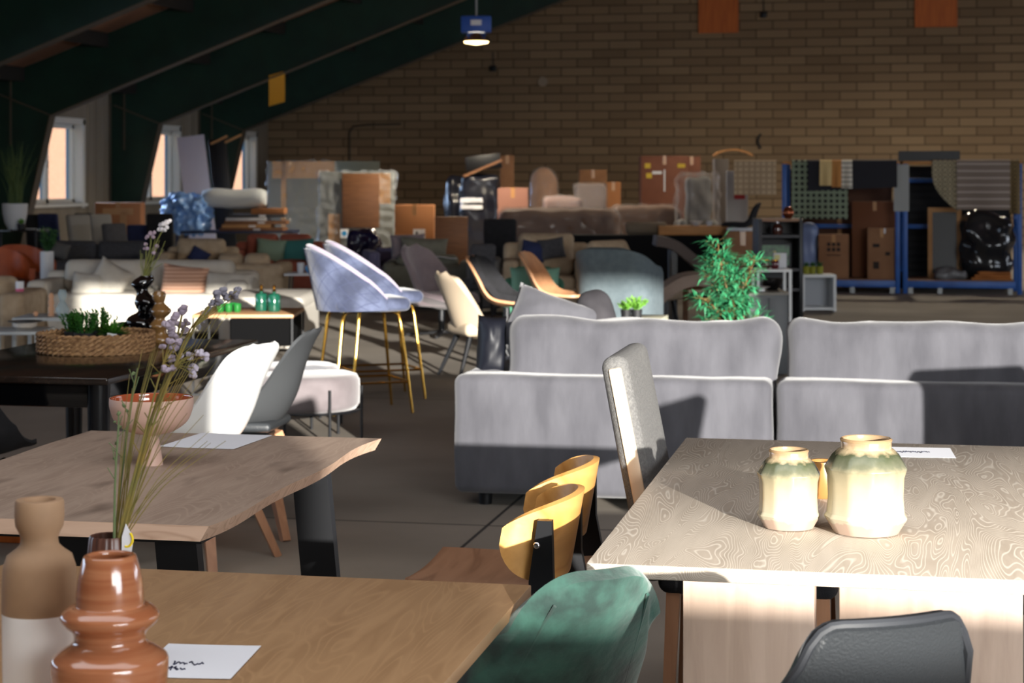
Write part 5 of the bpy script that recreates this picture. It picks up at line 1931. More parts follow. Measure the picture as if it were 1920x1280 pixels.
def left_side():
    # orange bucket chairs
    for lab, px, d, rz in (('orange leather bucket chair behind the white planter', 44, 21.5, YAW + 0.5), ('orange leather bucket chair cut by the left picture edge', 2, 20.3, YAW + 0.4)):
        r = thing('bucket_chair', lab, 'chair', G(px, d), rz, 'orange bucket chairs')
        f = bucket_fn(0.62, 0.58, 0.30, 0.46, 0.26, 1.3, 0.2, 112, 0.08, 0.8)
        MB().sheet(f, 28, 10, 0.06).build('shell', orange_leather, r, ang=70)
        MB().soft((0, -0.04, 0.38), (0.52, 0.54, 0.14), 0.05, None, (0, 0, 0.02), m=4).build('seat', mat('dark_orange_leather', (92, 40, 24), 0.5) if 'dark_orange_leather' not in MATS else MATS['dark_orange_leather'], r)
        for sx in (-1, 1):
            for sy in (-1, 1):
                MB().tube([(sx * 0.16, sy * 0.16, 0.31), (sx * 0.25, sy * 0.24, 0)], [0.016, 0.011], 8).build('leg', black_metal, r)
    # white planter
    d = 20.0
    zt = Z(471, d)
    r = thing('floor_planter', 'tall slim white planter with a small leafy plant behind the cream sofa', 'plant', G(88, d))
    R = M_(13, d)
    MB().lathe([(R * 0.85, 0), (R, zt), (R * 0.88, zt), (R * 0.85, zt - 0.04), (0.002, zt - 0.04)], 24).build('pot', pot_white, r)
    rnd = random.Random(2)
    fo = MB()
    for k in range(16):
        a = rnd.uniform(0, 2 * PI)
        t_ = rnd.uniform(0.05, 0.5)
        dr = Vector((math.cos(a) * t_, math.sin(a) * t_, 1)).normalized()
        L = rnd.uniform(0.12, 0.34)
        b0 = Vector((0, 0, zt - 0.04))
        fo.tube([b0, b0 + dr * L], 0.003, 4)
        for j in range(10):
            a2 = j * 2.4
            fo.leaf(b0 + dr * L * (0.35 + 0.065 * j), (Vector((math.cos(a2), math.sin(a2), 0.4)) + dr * 0.3).normalized(), dr, 0.07, 0.03, 0.1)
    fo.build('foliage', leaf_dark, r, smooth=False)
    # dark grey sofa with a light cushion
    d = 25.5
    sofa('sofa', 'dark grey sofa behind the white planter and the cream sofa', G(165, d) + fw * 0.4, YAW, M_(245, d), 0.95, Z(458, d), 0.40, 0.2, 0.52, dark_grey_fabric, 2)
    cushion('light grey cushion at the left on the dark grey sofa', ctr(112, 470, 25.7), 0.26, 0.22, 0.12, grey_fabric, -0.3, 0.25, YAW)
    # row of high-backed chairs
    specs = [('round-backed black chair below the first window', 71, 31.0, YAW + PI, black_fabric, 0.96, 0.26, 0.12),
             ('navy chair with a broad high back, left of the slim black one', 107, 30.6, YAW + PI - 0.3, navy_fabric, 0.98, 0.36, 0.05),
             ('slim black high-backed chair between the navy and the light grey chair', 141, 31.4, YAW + PI + 0.7, black_fabric, 0.97, 0.34, 0.05),
             ('light grey chair with a tall reclined back, the palest of the row below the windows', 170, 28.2, FRONT_R - 0.45, mat('pale_grey_fabric', (134, 131, 126), 0.95), 1.0, 0.42, 0.05),
             ('light grey chair with a navy back edge, right of the palest chair', 206, 29.2, FRONT_R - 0.6, mat('stone_fabric', (134, 132, 128), 0.95), 0.99, 0.40, 0.05),
             ('dark grey reclined chair in front of the leaning flat carton', 236, 28.0, FRONT_R - 0.45, dark_grey_fabric, 0.87, 0.44, 0.05),
             ('low navy chair behind the dark grey sofa', 265, 30.5, YAW + PI, navy_fabric, 0.80, 0.36, 0.05),
             ('black high-backed chair left of the blue plastic bundle', 306, 30.0, YAW + PI, black_fabric, 0.99, 0.42, 0.06)]
    for lab, px, d_, rz, m, top, w_, rr in specs:
        hb_chair(lab, px, d_, rz, m, top, w_, rounded=rr)
    # leaning flat carton with a lighter slab on it
    d = 34.0
    carton('large flat orange carton under the windows with a pale T of tape on it', 178, 264, 380, d, 0.4, mat('cardboard_orange', (158, 104, 62), 0.85), marks=((-0.0, 0.86, 0.66, 0.1, card_pale, 'tape_band'), (0.12, 0.6, 0.14, 0.5, card_pale, 'tape_band')), rz=YAW)
    # pot with grass on a black table
    d = 27.0
    zt = Z(431, d)
    r = thing('dining_table', 'black table at the left edge carrying the large grey pot', 'table', G(24, d) + fw * 0.3, YAW)
    MB().box((0, 0, zt - 0.015), (M_(100, d), 0.7, 0.03), 0.005).build('tabletop', black_gloss, r)
    for sx in (-1, 1):
        for sy in (-1, 1):
            MB().box((sx * 0.33, sy * 0.3, zt / 2 - 0.015), (0.03, 0.03, zt - 0.03)).build('leg', black_metal, r)
    q = P(28, 430, d + 0.25)
    r = thing('potted_grass', 'tall grass in a big pale grey pot on the black table below the green column', 'plant', (q.x, q.y, zt + 0.001))
    s = d / FPX
    MB().lathe([(12 * s, 0), (19 * s, 12 * s), (23 * s, 30 * s), (24 * s, 49 * s), (22 * s, 49 * s), (20 * s, 44 * s), (0.002, 44 * s)], 30).build('pot', pot_white, r)
    rnd = random.Random(6)
    fo = MB()
    for k in range(70):
        a = rnd.uniform(0, 2 * PI)
        L = rnd.uniform(0.5, 0.95)
        sp = rnd.uniform(0.02, 0.30)
        b0 = Vector((rnd.uniform(-0.08, 0.08), rnd.uniform(-0.08, 0.08), 43 * s))
        pts = [b0 + Vector((math.cos(a) * sp * t_ * t_, math.sin(a) * sp * t_ * t_, L * t_)) for t_ in (0, 0.35, 0.7, 1)]
        fo.tube(pts, [0.005, 0.005, 0.0035, 0.001], 4)
    fo.build('foliage', mat('grass_blade', (74, 96, 44), 0.6), r)
    q = P(40, 430, d - 0.05)
    r = thing('potted_plant', 'little green plant in a black pot in front of the big grey pot', 'plant', (q.x, q.y, zt + 0.001))
    MB().lathe([(0.05, 0), (0.06, 0.09), (0.05, 0.09), (0.05, 0.07), (0.002, 0.07)], 18).build('pot', pot_black, r)
    fo = MB()
    for k in range(60):
        a = k * 2.4
        t_ = rnd.uniform(0.1, 1.2)
        fo.leaf((0, 0, 0.075), Vector((math.cos(a) * t_, math.sin(a) * t_, 1)).normalized(), (0, 0, 1), rnd.uniform(0.05, 0.1), 0.03, 0.1)
    fo.build('foliage', leaf_bright, r, smooth=False)
    q = P(58, 430, d - 0.08)
    r = thing('plate', 'pale plate on the black table beside the little green plant', 'plate', (q.x, q.y, zt + 0.001))
    MB().lathe([(0.002, 0), (0.06, 0.003), (0.085, 0.022), (0.08, 0.024), (0.002, 0.01)], 24).build('body', pot_white, r)
    # long navy table with wrapped things
    d = 33.0
    zt = Z(433, d)
    r = thing('work_table', 'long dark navy table carrying the blue plastic bundle and the stack of boards', 'table', G(438, d) + fw * 0.45, YAW)
    nv = mat('navy_lacquer', (24, 32, 64), 0.4)
    MB().box((0, 0, zt - 0.02), (M_(225, d), 0.95, 0.04), 0.005).build('tabletop', nv, r)
    for sx in (-1, 1):
        for sy in (-1, 1):
            MB().box((sx * (M_(225, d) / 2 - 0.06), sy * 0.42, zt / 2 - 0.02), (0.06, 0.06, zt - 0.04)).build('leg', nv, r)
    q = P(350, 440, d + 0.25)
    hb = zt + 0.001
    o = MB().soft((0, 0, 0.30), (M_(84, d), 0.6, Z(370, d) - zt), 0.14, None, (0.03, 0.06, 0.04), 0.12, 9.0, m=34, K=5, seed=3).build('plastic_bundle', mat('blue_plastic', (96, 142, 208), 0.25, var=(140, 176, 224), vscale=8), None, (q.x, q.y, hb), YAW, ang=30)
    tag(o, 'crinkled blue plastic bundle on the long navy table', 'bundle')
    z = zt + 0.001
    for k, (a, b, dz, m, lab) in enumerate(((352, 536, 0.05, brown_wood, 'brown board, lowest of the stack on the navy table'), (420, 512, 0.06, card_pale, 'pale board, second from the bottom of the stack'),
                                            (424, 540, 0.06, brown_wood, 'brown board, third from the bottom of the stack'), (428, 505, 0.055, pot_white, 'white board in the middle of the stack'),
                                            (432, 538, 0.06, dark_grey_fabric, 'dark grey board near the top of the stack'))):
        if k == 0:
            a = 415
        c = P((a + b) / 2, 430, d + 0.3)
        rr = thing('flat_board', lab, 'board', (c.x, c.y, z), YAW + 0.03 * (k % 3 - 1), 'boards stacked on the navy table')
        MB().box((0, 0, dz / 2), (M_(b - a, d), 0.55, dz), 0.004).build('panel', m, rr)
        MB().box((0.1, -0.277, dz / 2), (0.12, 0.002, dz * 0.6)).build('sticker', paper, rr)
        z += dz + 0.001
    c = P(505, 400, d + 0.3)
    rr = thing('carton', 'flat orange-brown carton on top of the stack of boards', 'box', (c.x, c.y, z), YAW, 'cartons at the back of the hall')
    MB().box((0, 0, 0.05), (M_(62, d), 0.5, 0.1), 0.006).build('body', MATS['cardboard_orange'], rr)
    MB().box((0, 0, 0.101), (0.06, 0.5, 0.002)).build('tape', tape, rr)
    # rolled white mattress
    zm = z + 0.101
    c = P(440, 375, d + 0.25)
    rr = thing('rolled_mattress', 'rolled-up white mattress lying on the blue bundle and the flat carton', 'mattress', (c.x, c.y, zm), YAW)
    rings = []
    mb = MB()
    L = M_(118, d)
    for i in range(15):
        t_ = i / 14
        ring = []
        rr_ = 0.17 * (1 - 0.25 * abs(2 * t_ - 1) ** 8)
        for k in range(28):
            a = 2 * PI * k / 28
            ring.append(mb.bm.verts.new(((t_ - 0.5) * L, 1.35 * rr_ * math.cos(a), 0.17 + rr_ * math.sin(a) + 0.012 * math.sin(t_ * 9))))
        rings.append(ring)
    mb._skin(rings)
    mb.build('roll', mat('mattress_white', (196, 202, 206), 0.8), rr, ang=70)
    sp = []
    for k in range(60):
        a = k * 0.32
        q = 0.155 * (1 - k / 66)
        sp.append((-L / 2 - 0.004, 1.35 * q * math.cos(a), 0.17 + q * math.sin(a)))
    MB().tube(sp, 0.006, 5).build('rolled_edge', mat('mattress_edge', (142, 148, 152), 0.8), rr)
    # leaning boards against the wall by the second and third column
    for lab, px0, px1, py0, py1, d_, m, lean in (('tall white board leaning by the second window', 345, 396, 256, 440, 37.0, mat('white_board', (176, 178, 200), 0.5), 0.12), ('tall black board leaning right of the white board', 398, 432, 262, 440, 37.6, black_metal, 0.10)):
        c = G((px0 + px1) / 2 + 14, d_)
        zt = Z(py0, d_)
        rr = thing('leaning_board', lab, 'board', c, YAW)
        rr.rotation_euler[1] = -lean
        MB().box((0, 0, zt / 2 + 0.03), (M_(px1 - px0, d_), 0.06, zt), 0.006).build('panel', m, rr)
        if 'black' in lab:
            for k, x in enumerate((-0.12, 0.16)):
                MB().bar((x, -0.05, zt - 0.06), (x + 0.34, -0.1, zt + 0.06), 0.06, 0.04).build('wooden_batten', card_pale, rr)
        else:
            MB().box((0, 0, 0.015), (M_(px1 - px0, d_), 0.08, 0.03)).build('foot_rail', m, rr)


def left_seating():
    d = 24.2
    r = sofa('armchair', 'beige armchair with a small navy cushion behind the cream sofa', G(364, d) + fw * 0.4, YAW, M_(136, d), 0.85, Z(454, d), 0.42, 0.14, 0.58, beige_fabric, 1, cat='chair')
    cushion('small navy cushion on the beige armchair', ctr(373, 480, d + 0.3), 0.26, 0.2, 0.1, navy_fabric, -0.3, 0.5, YAW)
    d = 21.3
    sofa('sofa', 'beige sofa turned to the side between the cream sofa and the rust sofa', G(452, d) + fw * 0.45, YAW + PI, M_(160, d), 0.9, Z(481, d), 0.42, 0.18, 0.56, beige_fabric, 2)
    d = 25.0
    sofa('sofa', 'rust red sofa with two green cushions behind the beige sofa', G(512, d) + fw * 0.45, YAW, M_(172, d), 0.95, Z(445, d), 0.42, 0.16, 0.58, rust_fabric, 2)
    cushion('pale sage cushion on the rust sofa', ctr(507, 470, 25.35), 0.40, 0.32, 0.14, sage_fabric, -0.25, 0.1, YAW)
    cushion('teal cushion at the right end of the rust sofa', ctr(557, 474, 25.4), 0.46, 0.38, 0.14, teal_fabric, -0.25, -0.05, YAW)
    d = 21.0
    zt = Z(513, d)
    r = thing('side_table', 'small white-topped side table with two cups by the rust sofa', 'table', G(563, d) + fw * 0.2, YAW)
    MB().box((0, 0, zt - 0.012), (M_(62, d), 0.4, 0.024), 0.004).build('tabletop', pot_white, r)
    for sx in (-1, 1):
        for sy in (-1, 1):
            MB().tube([(sx * 0.12, sy * 0.14, zt - 0.02), (sx * 0.15, sy * 0.17, 0)], 0.01, 8).build('leg', black_metal, r)
    q = P(564, 510, d + 0.12)
    t_ = thing('cup', 'white beaker on the small side table', 'cup', (q.x, q.y, zt + 0.001))
    MB().lathe([(0.035, 0), (0.042, 0.115), (0.037, 0.115), (0.03, 0.01), (0.002, 0.01)], 20).build('body', pot_white, t_)
    q = P(580, 508, d + 0.12)
    t_ = thing('round_bowl', 'round blue and gold bowl beside the white beaker', 'bowl', (q.x, q.y, zt + 0.001))
    MB().lathe([(0.02, 0), (0.045, 0.03), (0.05, 0.06), (0.04, 0.09), (0.034, 0.09), (0.04, 0.05), (0.002, 0.02)], 20).build('body', mat('blue_bowl', (90, 150, 200), 0.25), t_)
    MB().lathe([(0.041, 0.086), (0.043, 0.095), (0.035, 0.095)], 20, cap=False).build('gold_rim', gold, t_)


def centre_seating():
    d = 22.0
    sofa('sofa', 'olive grey sofa with its back to the camera, right of the bar stools', G(800, d) + fw * 0.45, YAW + PI, M_(165, d), 0.9, Z(484, d), 0.42, 0.14, 0.55, olive_fabric, 1, bt=0.18)
    cushion('olive cushion standing above the back of the olive grey sofa', ctr(795, 470, d + 0.4), 0.56, 0.32, 0.18, olive_fabric, 0.2, 0.05, YAW)
    cushion('pale mauve cushion at the left behind the olive cushion', ctr(765, 462, d + 0.62), 0.42, 0.30, 0.15, mauve_fabric, 0.2, -0.05, YAW)
    r = thing('folded_sheet', 'white sheet lying over the back of the olive grey sofa', 'paper', P(830, 484, d + 0.12), YAW)
    MB().sheet(lambda u, v: ((u - 0.5) * 0.33, (v - 0.5) * 0.18, 0.01 + 0.012 * math.sin(u * 5)), 10, 4, 0.004).build('sheet', paper, r)
    d = 23.6
    sofa('armchair', 'lilac grey armchair left of the olive grey sofa', G(725, d) + fw * 0.4, YAW + 0.2, M_(90, d), 0.8, 0.62, 0.40, 0.14, 0.62, lilac_fabric, 1, cat='chair')
    d = 21.2
    sofa('armchair', 'light grey armchair right of the olive grey sofa, behind the ply chair', G(907, d) + fw * 0.4, YAW, M_(66, d), 0.8, 0.66, 0.42, 0.12, 0.62, grey_fabric, 1, cat='chair')
    hb_chair('small dark grey chair with a rounded back, just behind the black padded ply chair', 893, 19.6, YAW + PI + 0.3, dark_grey_fabric, 0.86, 0.26, 'chairs in the centre of the hall', 0.04)
    hb_chair('black high-backed chair in front of the wrapped furniture', 938, 24.5, YAW + PI, black_fabric, 1.02, 0.42, 'chairs in the centre of the hall', 0.1)
    d = 21.0
    sofa('armchair', 'beige armchair with two dark cushions in front of the black sideboard', G(1026, d) + fw * 0.42, YAW, M_(166, d), 0.85, Z(445, d), 0.42, 0.17, 0.62, beige_fabric, 1, cat='chair')
    cushion('navy cushion at the left on the beige armchair by the black sideboard', ctr(1000, 470, d + 0.35), 0.28, 0.22, 0.1, navy_fabric, -0.25, 0.2, YAW)
    cushion('dark grey cushion at the right on the beige armchair by the black sideboard', ctr(1034, 466, d + 0.35), 0.30, 0.24, 0.1, dark_grey_fabric, -0.25, -0.15, YAW)
    # furniture wrapped in dark blue foil
    d = 27.0
    zt = Z(434, d)
    o = MB().soft((0, 0, zt / 2 + 0.005), (M_(54, d), 0.5, zt), 0.07, None, (0.0, 0.0, 0.0), 0.07, 7, m=20, seed=8).build('wrapped_chair', mat('dark_blue_foil', (26, 24, 54), 0.18), None, G(681, d) + fw * 0.25, YAW, ang=35)
    tag(o, 'chair wrapped in shiny dark blue foil behind the bar stools', 'wrapped chair')
    # beige wing chair and the two chaises
    d = 19.6
    r = thing('lounge_chair', 'beige low lounge chair behind the blue-grey chair', 'chair', G(1204, d) + fw * 0.3, FRONT_R - 0.5)
    o = MB().soft((0, 0, 0.28), (0.62, 0.14, 0.56), 0.06, None, (0, 0.02, 0), m=5).build('backrest', beige_fabric, r)
    o.matrix_local = T(0, 0.2, 0.36) @ Rx(rad(-28))
    MB().soft((0, -0.06, 0.34), (0.62, 0.66, 0.16), 0.06, None, (0, 0, 0.02), m=5).build('seat', beige_fabric, r)
    for sx in (-1, 1):
        for sy in (-1, 1):
            MB().bar((sx * 0.24, sy * 0.24, 0.28), (sx * 0.28, sy * 0.28, 0), 0.035, 0.035, taper=0.7).build('leg', black_metal, r)

    def chaise(lab, px0, px1, d_, pts, m, dpth=0.62):
        r_ = thing('chaise_lounge', lab, 'chaise', G((px0 + px1) / 2, d_) + fw * dpth / 2, YAW)
        W_ = M_(px1 - px0, d_)
        MB().sheet(lambda u, v: (lerp(-W_ / 2, W_ / 2, u), (v - 0.5) * dpth, curve([(z,) for z in pts], u)[0]), 26, 6, 0.11).build('mattress', m, r_, ang=70)
        for x in (-0.3, 0.3):
            zz = curve([(z,) for z in pts], x + 0.5)[0]
            MB().box((x * W_, 0, (zz - 0.06) / 2), (0.06, dpth * 0.8, zz - 0.06)).build('leg', black_metal, r_)
        return r_
    d = 18.0
    chaise('taupe wave-shaped chaise longue left of the bamboo plant', 1216, 1372, d, [Z(578, d), Z(552, d), Z(532, d), Z(525, d), Z(530, d), Z(548, d)], taupe_fabric)
    d = 20.2
    chaise('dark brown leather chaise with a steep back, behind the taupe one', 1232, 1400, d, [Z(452, d), Z(460, d), Z(485, d), Z(510, d), Z(516, d), Z(514, d)], brown_leather)
    q = G(1313, 18.9)
    r = thing('wooden_stool', 'small brown wooden stool with a glass on it behind the taupe chaise', 'stool', q + fw * 0.3, YAW)
    MB().box((0, 0, 0.42), (0.3, 0.3, 0.03), 0.005).build('seat', brown_wood, r)
    for sx in (-1, 1):
        for sy in (-1, 1):
            MB().box((sx * 0.12, sy * 0.12, 0.2), (0.03, 0.03, 0.41)).build('leg', brown_wood, r)
    t_ = thing('amber_glass', 'amber glass on the small brown stool', 'glass', (q.x + fw.x * 0.3, q.y + fw.y * 0.3, 0.436))
    MB().lathe([(0.03, 0), (0.04, 0.02), (0.036, 0.1), (0.02, 0.13), (0.016, 0.13), (0.03, 0.09), (0.002, 0.02)], 18).build('body', mat('amber_glass', (120, 70, 44), 0.15), t_)


def wrapped_panels():
    fl = film('clear_film', (190, 198, 206), 0.80, 0.12)
    for lab, px0, px1, py, d, cm in (('wrapped tall panel in grey film with a cardboard edge, leftmost at the back wall', 502, 628, 302, 37.0, card_pale), ('wrapped tall panel with a brown board across its front', 598, 738, 322, 34.0, pot_white)):
        w_, zt = M_(px1 - px0, d), Z(py, d)
        r = thing('wrapped_panel', lab, 'wrapped panel', G((px0 + px1) / 2, d) + fw * 0.1, YAW, 'wrapped panels')  # flat panel packed in film
        r.rotation_euler[0] = -0.03
        MB().box((0, 0, zt / 2), (w_, 0.12, zt), 0.01).build('panel', mat('panel_grey', (104, 106, 100), 0.5) if 'panel_grey' not in MATS else MATS['panel_grey'], r)
        e = MB()
        if cm is card_pale:
            e.box((0.03, -0.065, zt - 0.17), (w_ - 0.1, 0.012, 0.33))
            e.box((-w_ / 2 + 0.30, -0.065, zt / 2), (0.1, 0.012, zt))
        else:
            e.box((0.02 + w_ * 0.34, -0.065, zt - 0.3), (w_ * 0.2, 0.012, 0.55))
            e.box((-w_ * 0.3, -0.065, 0.45), (w_ * 0.16, 0.012, 0.9))
        e.build('cardboard_edge', card_pale, r)
        mb = MB()                                         # crinkled film pulled around the panel
        mb.soft((0, 0, zt / 2), (w_ + 0.05, 0.19, zt + 0.03), 0.04, None, (0, 0, 0), 0.06, 9, m=40, seed=px0)
        mb.build('film', fl, r, ang=20)
        if cm is not card_pale:
            MB().box((w_ * 0.06, -0.13, zt - 0.03 - M_(102, d) / 2), (M_(70, d), 0.03, M_(102, d)), 0.01).build('brown_board', wood('red_brown_board', (104, 68, 42), (124, 84, 54), 'X', 0.45), r)
            MB().box((-w_ * 0.16, -0.13, 0.55), (0.14, 0.004, 0.16)).build('label', paper, r)
            MB().lathe([(0.002, 0), (0.045, 0), (0.045, 0.002), (0.002, 0.002)], 18, (0, 0, 0)).build('label_dot', mat('label_blue', (40, 140, 200), 0.5), r).matrix_local = T(-w_ * 0.16, -0.133, 0.55) @ Rx(PI / 2)
    o = MB().box((0, 0, Z(302, 41) / 2), (M_(100, 41), 0.05, Z(302, 41)), 0.005).build('leaning_board', mat('grey_green_board', (120, 122, 108), 0.6), None, G(662, 41), YAW)
    tag(o, 'grey-green board standing behind the wrapped panels', 'board')


def wrap(name, label, px0, px1, py, d, dp, m, r_=0.15, wr=0.08, seed=0, z0=0.0, cat='wrapped furniture', wsc=4.0, group='wrapped furniture at the back wall', fl=None, bulge=0.05):
    w_ = M_(px1 - px0, d)
    h = Z(py, d) - z0
    r = thing(name, label, cat, G((px0 + px1) / 2, d) + fw * dp / 2 + Vector((0, 0, z0)), YAW, group)
    MB().soft((0, 0, h / 2 + wr * 0.3), (w_, dp, h), r_, None, (bulge, bulge, bulge), wr, wsc, m=18, seed=seed).build('furniture', m, r, ang=60)
    if fl:
        MB().soft((0, 0, h / 2 + wr * 0.3 + 0.01), (w_ + 0.06, dp + 0.06, h + 0.03), r_, None, (bulge, bulge, bulge), wr * 1.4, wsc * 1.6, m=18, seed=seed + 3).build('film', fl, r, ang=25)
    return r


def back_pile():
    fl = film('clear_film_thin', (180, 176, 176), 0.84, 0.1)
    carton('orange-brown carton with a white label right of the wrapped panels', 740, 814, 384, 33.0, 0.4, MATS['cardboard_orange'], marks=((0.12, 0.52, 0.3, 0.18, paper, 'label'), (0.06, 0.54, 0.06, 0.07, print_black, 'print')))
    o = MB().box((0, 0, Z(406, 31) / 2), (M_(62, 31), 0.05, Z(406, 31)), 0.006).build('wooden_board', brown_wood, None, G(846, 31), YAW)
    tag(o, 'dark brown wooden panel standing right of the orange-brown carton', 'board')
    # dark pile
    wrap('black_bag', 'dark blue-black bagged bundle at the left of the dark pile', 838, 884, 338, 37.0, 0.6, mat('black_foil', (28, 30, 40), 0.25), 0.12, 0.08, 1)
    wrap('black_bag', 'black foil package with two white strips in the dark pile', 864, 934, 332, 36.0, 0.6, MATS['black_foil'], 0.08, 0.06, 2)
    d = 35.93
    for k, (py, lab) in enumerate(((375, 'upper'), (388, 'lower'))):
        c = P(884, py, d)
        o = MB().soft((0, 0, 0), (M_(42, d), 0.03, M_(9, d)), 0.012, None, (0, 0, 0), 0.02, 9, m=8, seed=k).build('white_strip', paper, None, c, YAW)
        tag(o, lab + ' of two crumpled white paper strips on the black foil package', 'paper')
    d = 36.3
    c = P(908, 314, d)
    r = thing('open_crate', 'black open crate lying tilted on top of the dark pile', 'crate', c, YAW)
    r.rotation_euler[1] = -0.12
    MB().box((0, 0.02, 0.1), (M_(66, d), 0.5, M_(28, d)), 0.01).build('body', black_metal, r)
    MB().bar((-0.4, -0.3, -0.12), (0.36, -0.3, 0.1), 0.05, 0.12, up=(0, 1, 0)).build('plank', brown_wood, r)
    carton('tall narrow brown carton standing right of the tilted black crate', 938, 964, 291, 39.5, 0.5, card)
    carton('pinkish carton with a shiny tape corner right of the dark pile', 933, 990, 352, 34.5, 0.5, mat('cardboard_pink', (136, 94, 80), 0.8))
    wrap('wrapped_pouf', 'rounded brown pouf wrapped in film, left of the middle cartons', 998, 1042, 320, 38.0, 0.6, card, 0.2, 0.02, 3, fl=fl)
    carton('brown carton on top of the film-wrapped chair at the back wall', 1086, 1138, 318, 40.0, 0.5, card)
    wrap('wrapped_chair', 'grey-brown chair wrapped in film below the brown carton', 1080, 1136, 346, 36.0, 0.6, mat('greybrown_fabric', (104, 88, 84), 0.8), 0.06, 0.02, 4, fl=fl, bulge=0.01)
    carton('narrow orange carton behind the film-wrapped chair', 1136, 1164, 341, 38.0, 0.4, MATS['cardboard_orange'])
    wrap('wrapped_chair', 'low lilac-brown furniture wrapped in film in front of the rounded pouf', 1020, 1090, 372, 34.0, 0.7, mat('mauvebrown_fabric', (120, 96, 92), 0.8), 0.08, 0.03, 5, fl=fl, bulge=0.02)
    wrap('wrapped_sofa', 'long brown sofa wrapped in shiny film behind the black sideboard', 938, 1160, 397, 29.0, 0.9, mat('wrapped_brown', (108, 80, 62), 0.8), 0.12, 0.04, 6, fl=fl, bulge=0.02)
    wrap('wrapped_sofa', 'brown sofa back wrapped in film below the tall reddish carton', 1150, 1276, 390, 31.0, 0.8, MATS['wrapped_brown'], 0.12, 0.03, 7, fl=fl, bulge=0.02)
    yel = mat('yellow_label', (206, 176, 50), 0.6)
    carton('tall wide reddish carton with yellow labels against the block wall', 1202, 1290, 292, 38.5, 0.7, card_red, marks=((-0.36, 0.9, 0.12, 0.05, yel, 'label'), (-0.33, 0.8, 0.12, 0.05, yel, 'label'), (0.36, 0.9, 0.16, 0.04, yel, 'label'), (-0.16, 0.83, 0.2, 0.03, paper, 'tape_strip'), (0.0, 0.75, 0.03, 0.22, paper, 'tape_strip')))
    carton('narrower reddish carton just right of and behind the tall wide one', 1280, 1314, 293, 40.0, 0.6, card_red)
    d = 30.0
    r = thing('wrapped_armchair', 'grey armchair wrapped in film, left of the tall brown-grey panel', 'wrapped furniture', G(1312, d) + fw * 0.5, YAW, 'wrapped furniture at the back wall')
    wg = mat('wrapped_grey', (112, 110, 106), 0.6)
    MB().soft((0.05, 0.25, 0.80), (M_(50, d), 0.22, Z(332, d) - 0.05), 0.08, None, (0, 0.02, 0), 0.04, 6, m=12, seed=9).build('backrest', wg, r, ang=60)
    MB().soft((0, -0.1, 0.26), (M_(66, d), 0.7, 0.5), 0.08, None, (0, 0, 0.02), 0.04, 6, m=12, seed=10).build('seat', wg, r, ang=60)
    for s in (-1, 1):
        MB().soft((s * M_(29, d), -0.1, 0.5), (0.12, 0.66, 0.72), 0.05, None, (0, 0, 0.02), 0.04, 6, m=8, seed=11 + s).build('armrest', wg, r, ang=60)
    MB().soft((0.02, 0.06, 0.82), (M_(66, d) + 0.12, 0.72, Z(332, d)), 0.1, None, (0, 0, 0.02), 0.08, 7, m=18, seed=12).build('film', fl, r, ang=25)
    d = 31.5
    r = thing('tall_panel', 'tall brown-grey panel with a wooden top behind the checked rug', 'panel', G(1351, d), YAW)
    MB().box((0, 0, Z(298, d) / 2), (M_(26, d), 0.4, Z(298, d)), 0.01).build('panel', mat('brown_grey_panel', (92, 82, 74), 0.6), r)
    MB().sheet(lambda u, v: (lerp(-0.12, 0.52, u), (v - 0.5) * 0.3, Z(292, d) + 0.1 * math.sin(u * PI) ** 0.7), 10, 3, 0.03).build('curved_top', plank_wood, r)
    d = 28.5
    r = thing('wrapped_panel', 'white wrapped panel with a red label below the checked rug', 'wrapped panel', G(1382, d), YAW, 'wrapped panels')  # another flat panel, wrapped
    MB().box((0, 0, Z(320, d) / 2), (M_(40, d), 0.1, Z(320, d)), 0.01).build('panel', mat('wrapped_white', (168, 164, 160), 0.45), r)
    MB().box((0.03, -0.053, Z(368, d)), (M_(20, d), 0.006, M_(10, d))).build('red_label', mat('red_label', (170, 36, 36), 0.6), r)
    # black sideboard with plank and rolls
    d = 25.0
    zt = Z(441, d)
    r = thing('sideboard', 'long low black sideboard behind the beige armchair', 'sideboard', G(1170, d) + fw * 0.25, YAW)
    W_ = M_(372, d)
    MB().box((0, 0, zt / 2 + 0.04), (W_, 0.5, zt - 0.08), 0.006).build('body', mat('sideboard_black', (12, 12, 14), 0.85, spec=0.2), r)
    for k in range(4):
        x = -W_ / 2 + W_ / 4 * (k + 0.5)
        dr = MB().box((x, -0.258, zt / 2 + 0.04), (W_ / 4 - 0.012, 0.016, zt - 0.12), 0.003).build('door', MATS['sideboard_black'], r)
        MB().box((x + W_ / 8 - 0.05, -0.272, zt * 0.6), (0.012, 0.012, 0.14)).build('handle', black_metal, dr)
    for sx in (-1, 1):
        for sy in (-1, 1):
            MB().box((sx * (W_ / 2 - 0.06), sy * 0.2, 0.045), (0.04, 0.04, 0.09)).build('leg', black_metal, r)
    q = P(1300, 430, d + 0.25)
    r = thing('plank', 'orange-brown wooden top lying on the right end of the black sideboard', 'board', (q.x, q.y, zt + 0.001), YAW)
    MB().box((0, 0, 0.06), (M_(136, d), 0.48, 0.12), 0.006).build('panel', plank_wood, r)
    MB().box((M_(136, d) / 2 - 0.02, 0, 0.06), (0.044, 0.485, 0.125)).build('end_strip', brown_wood, r)
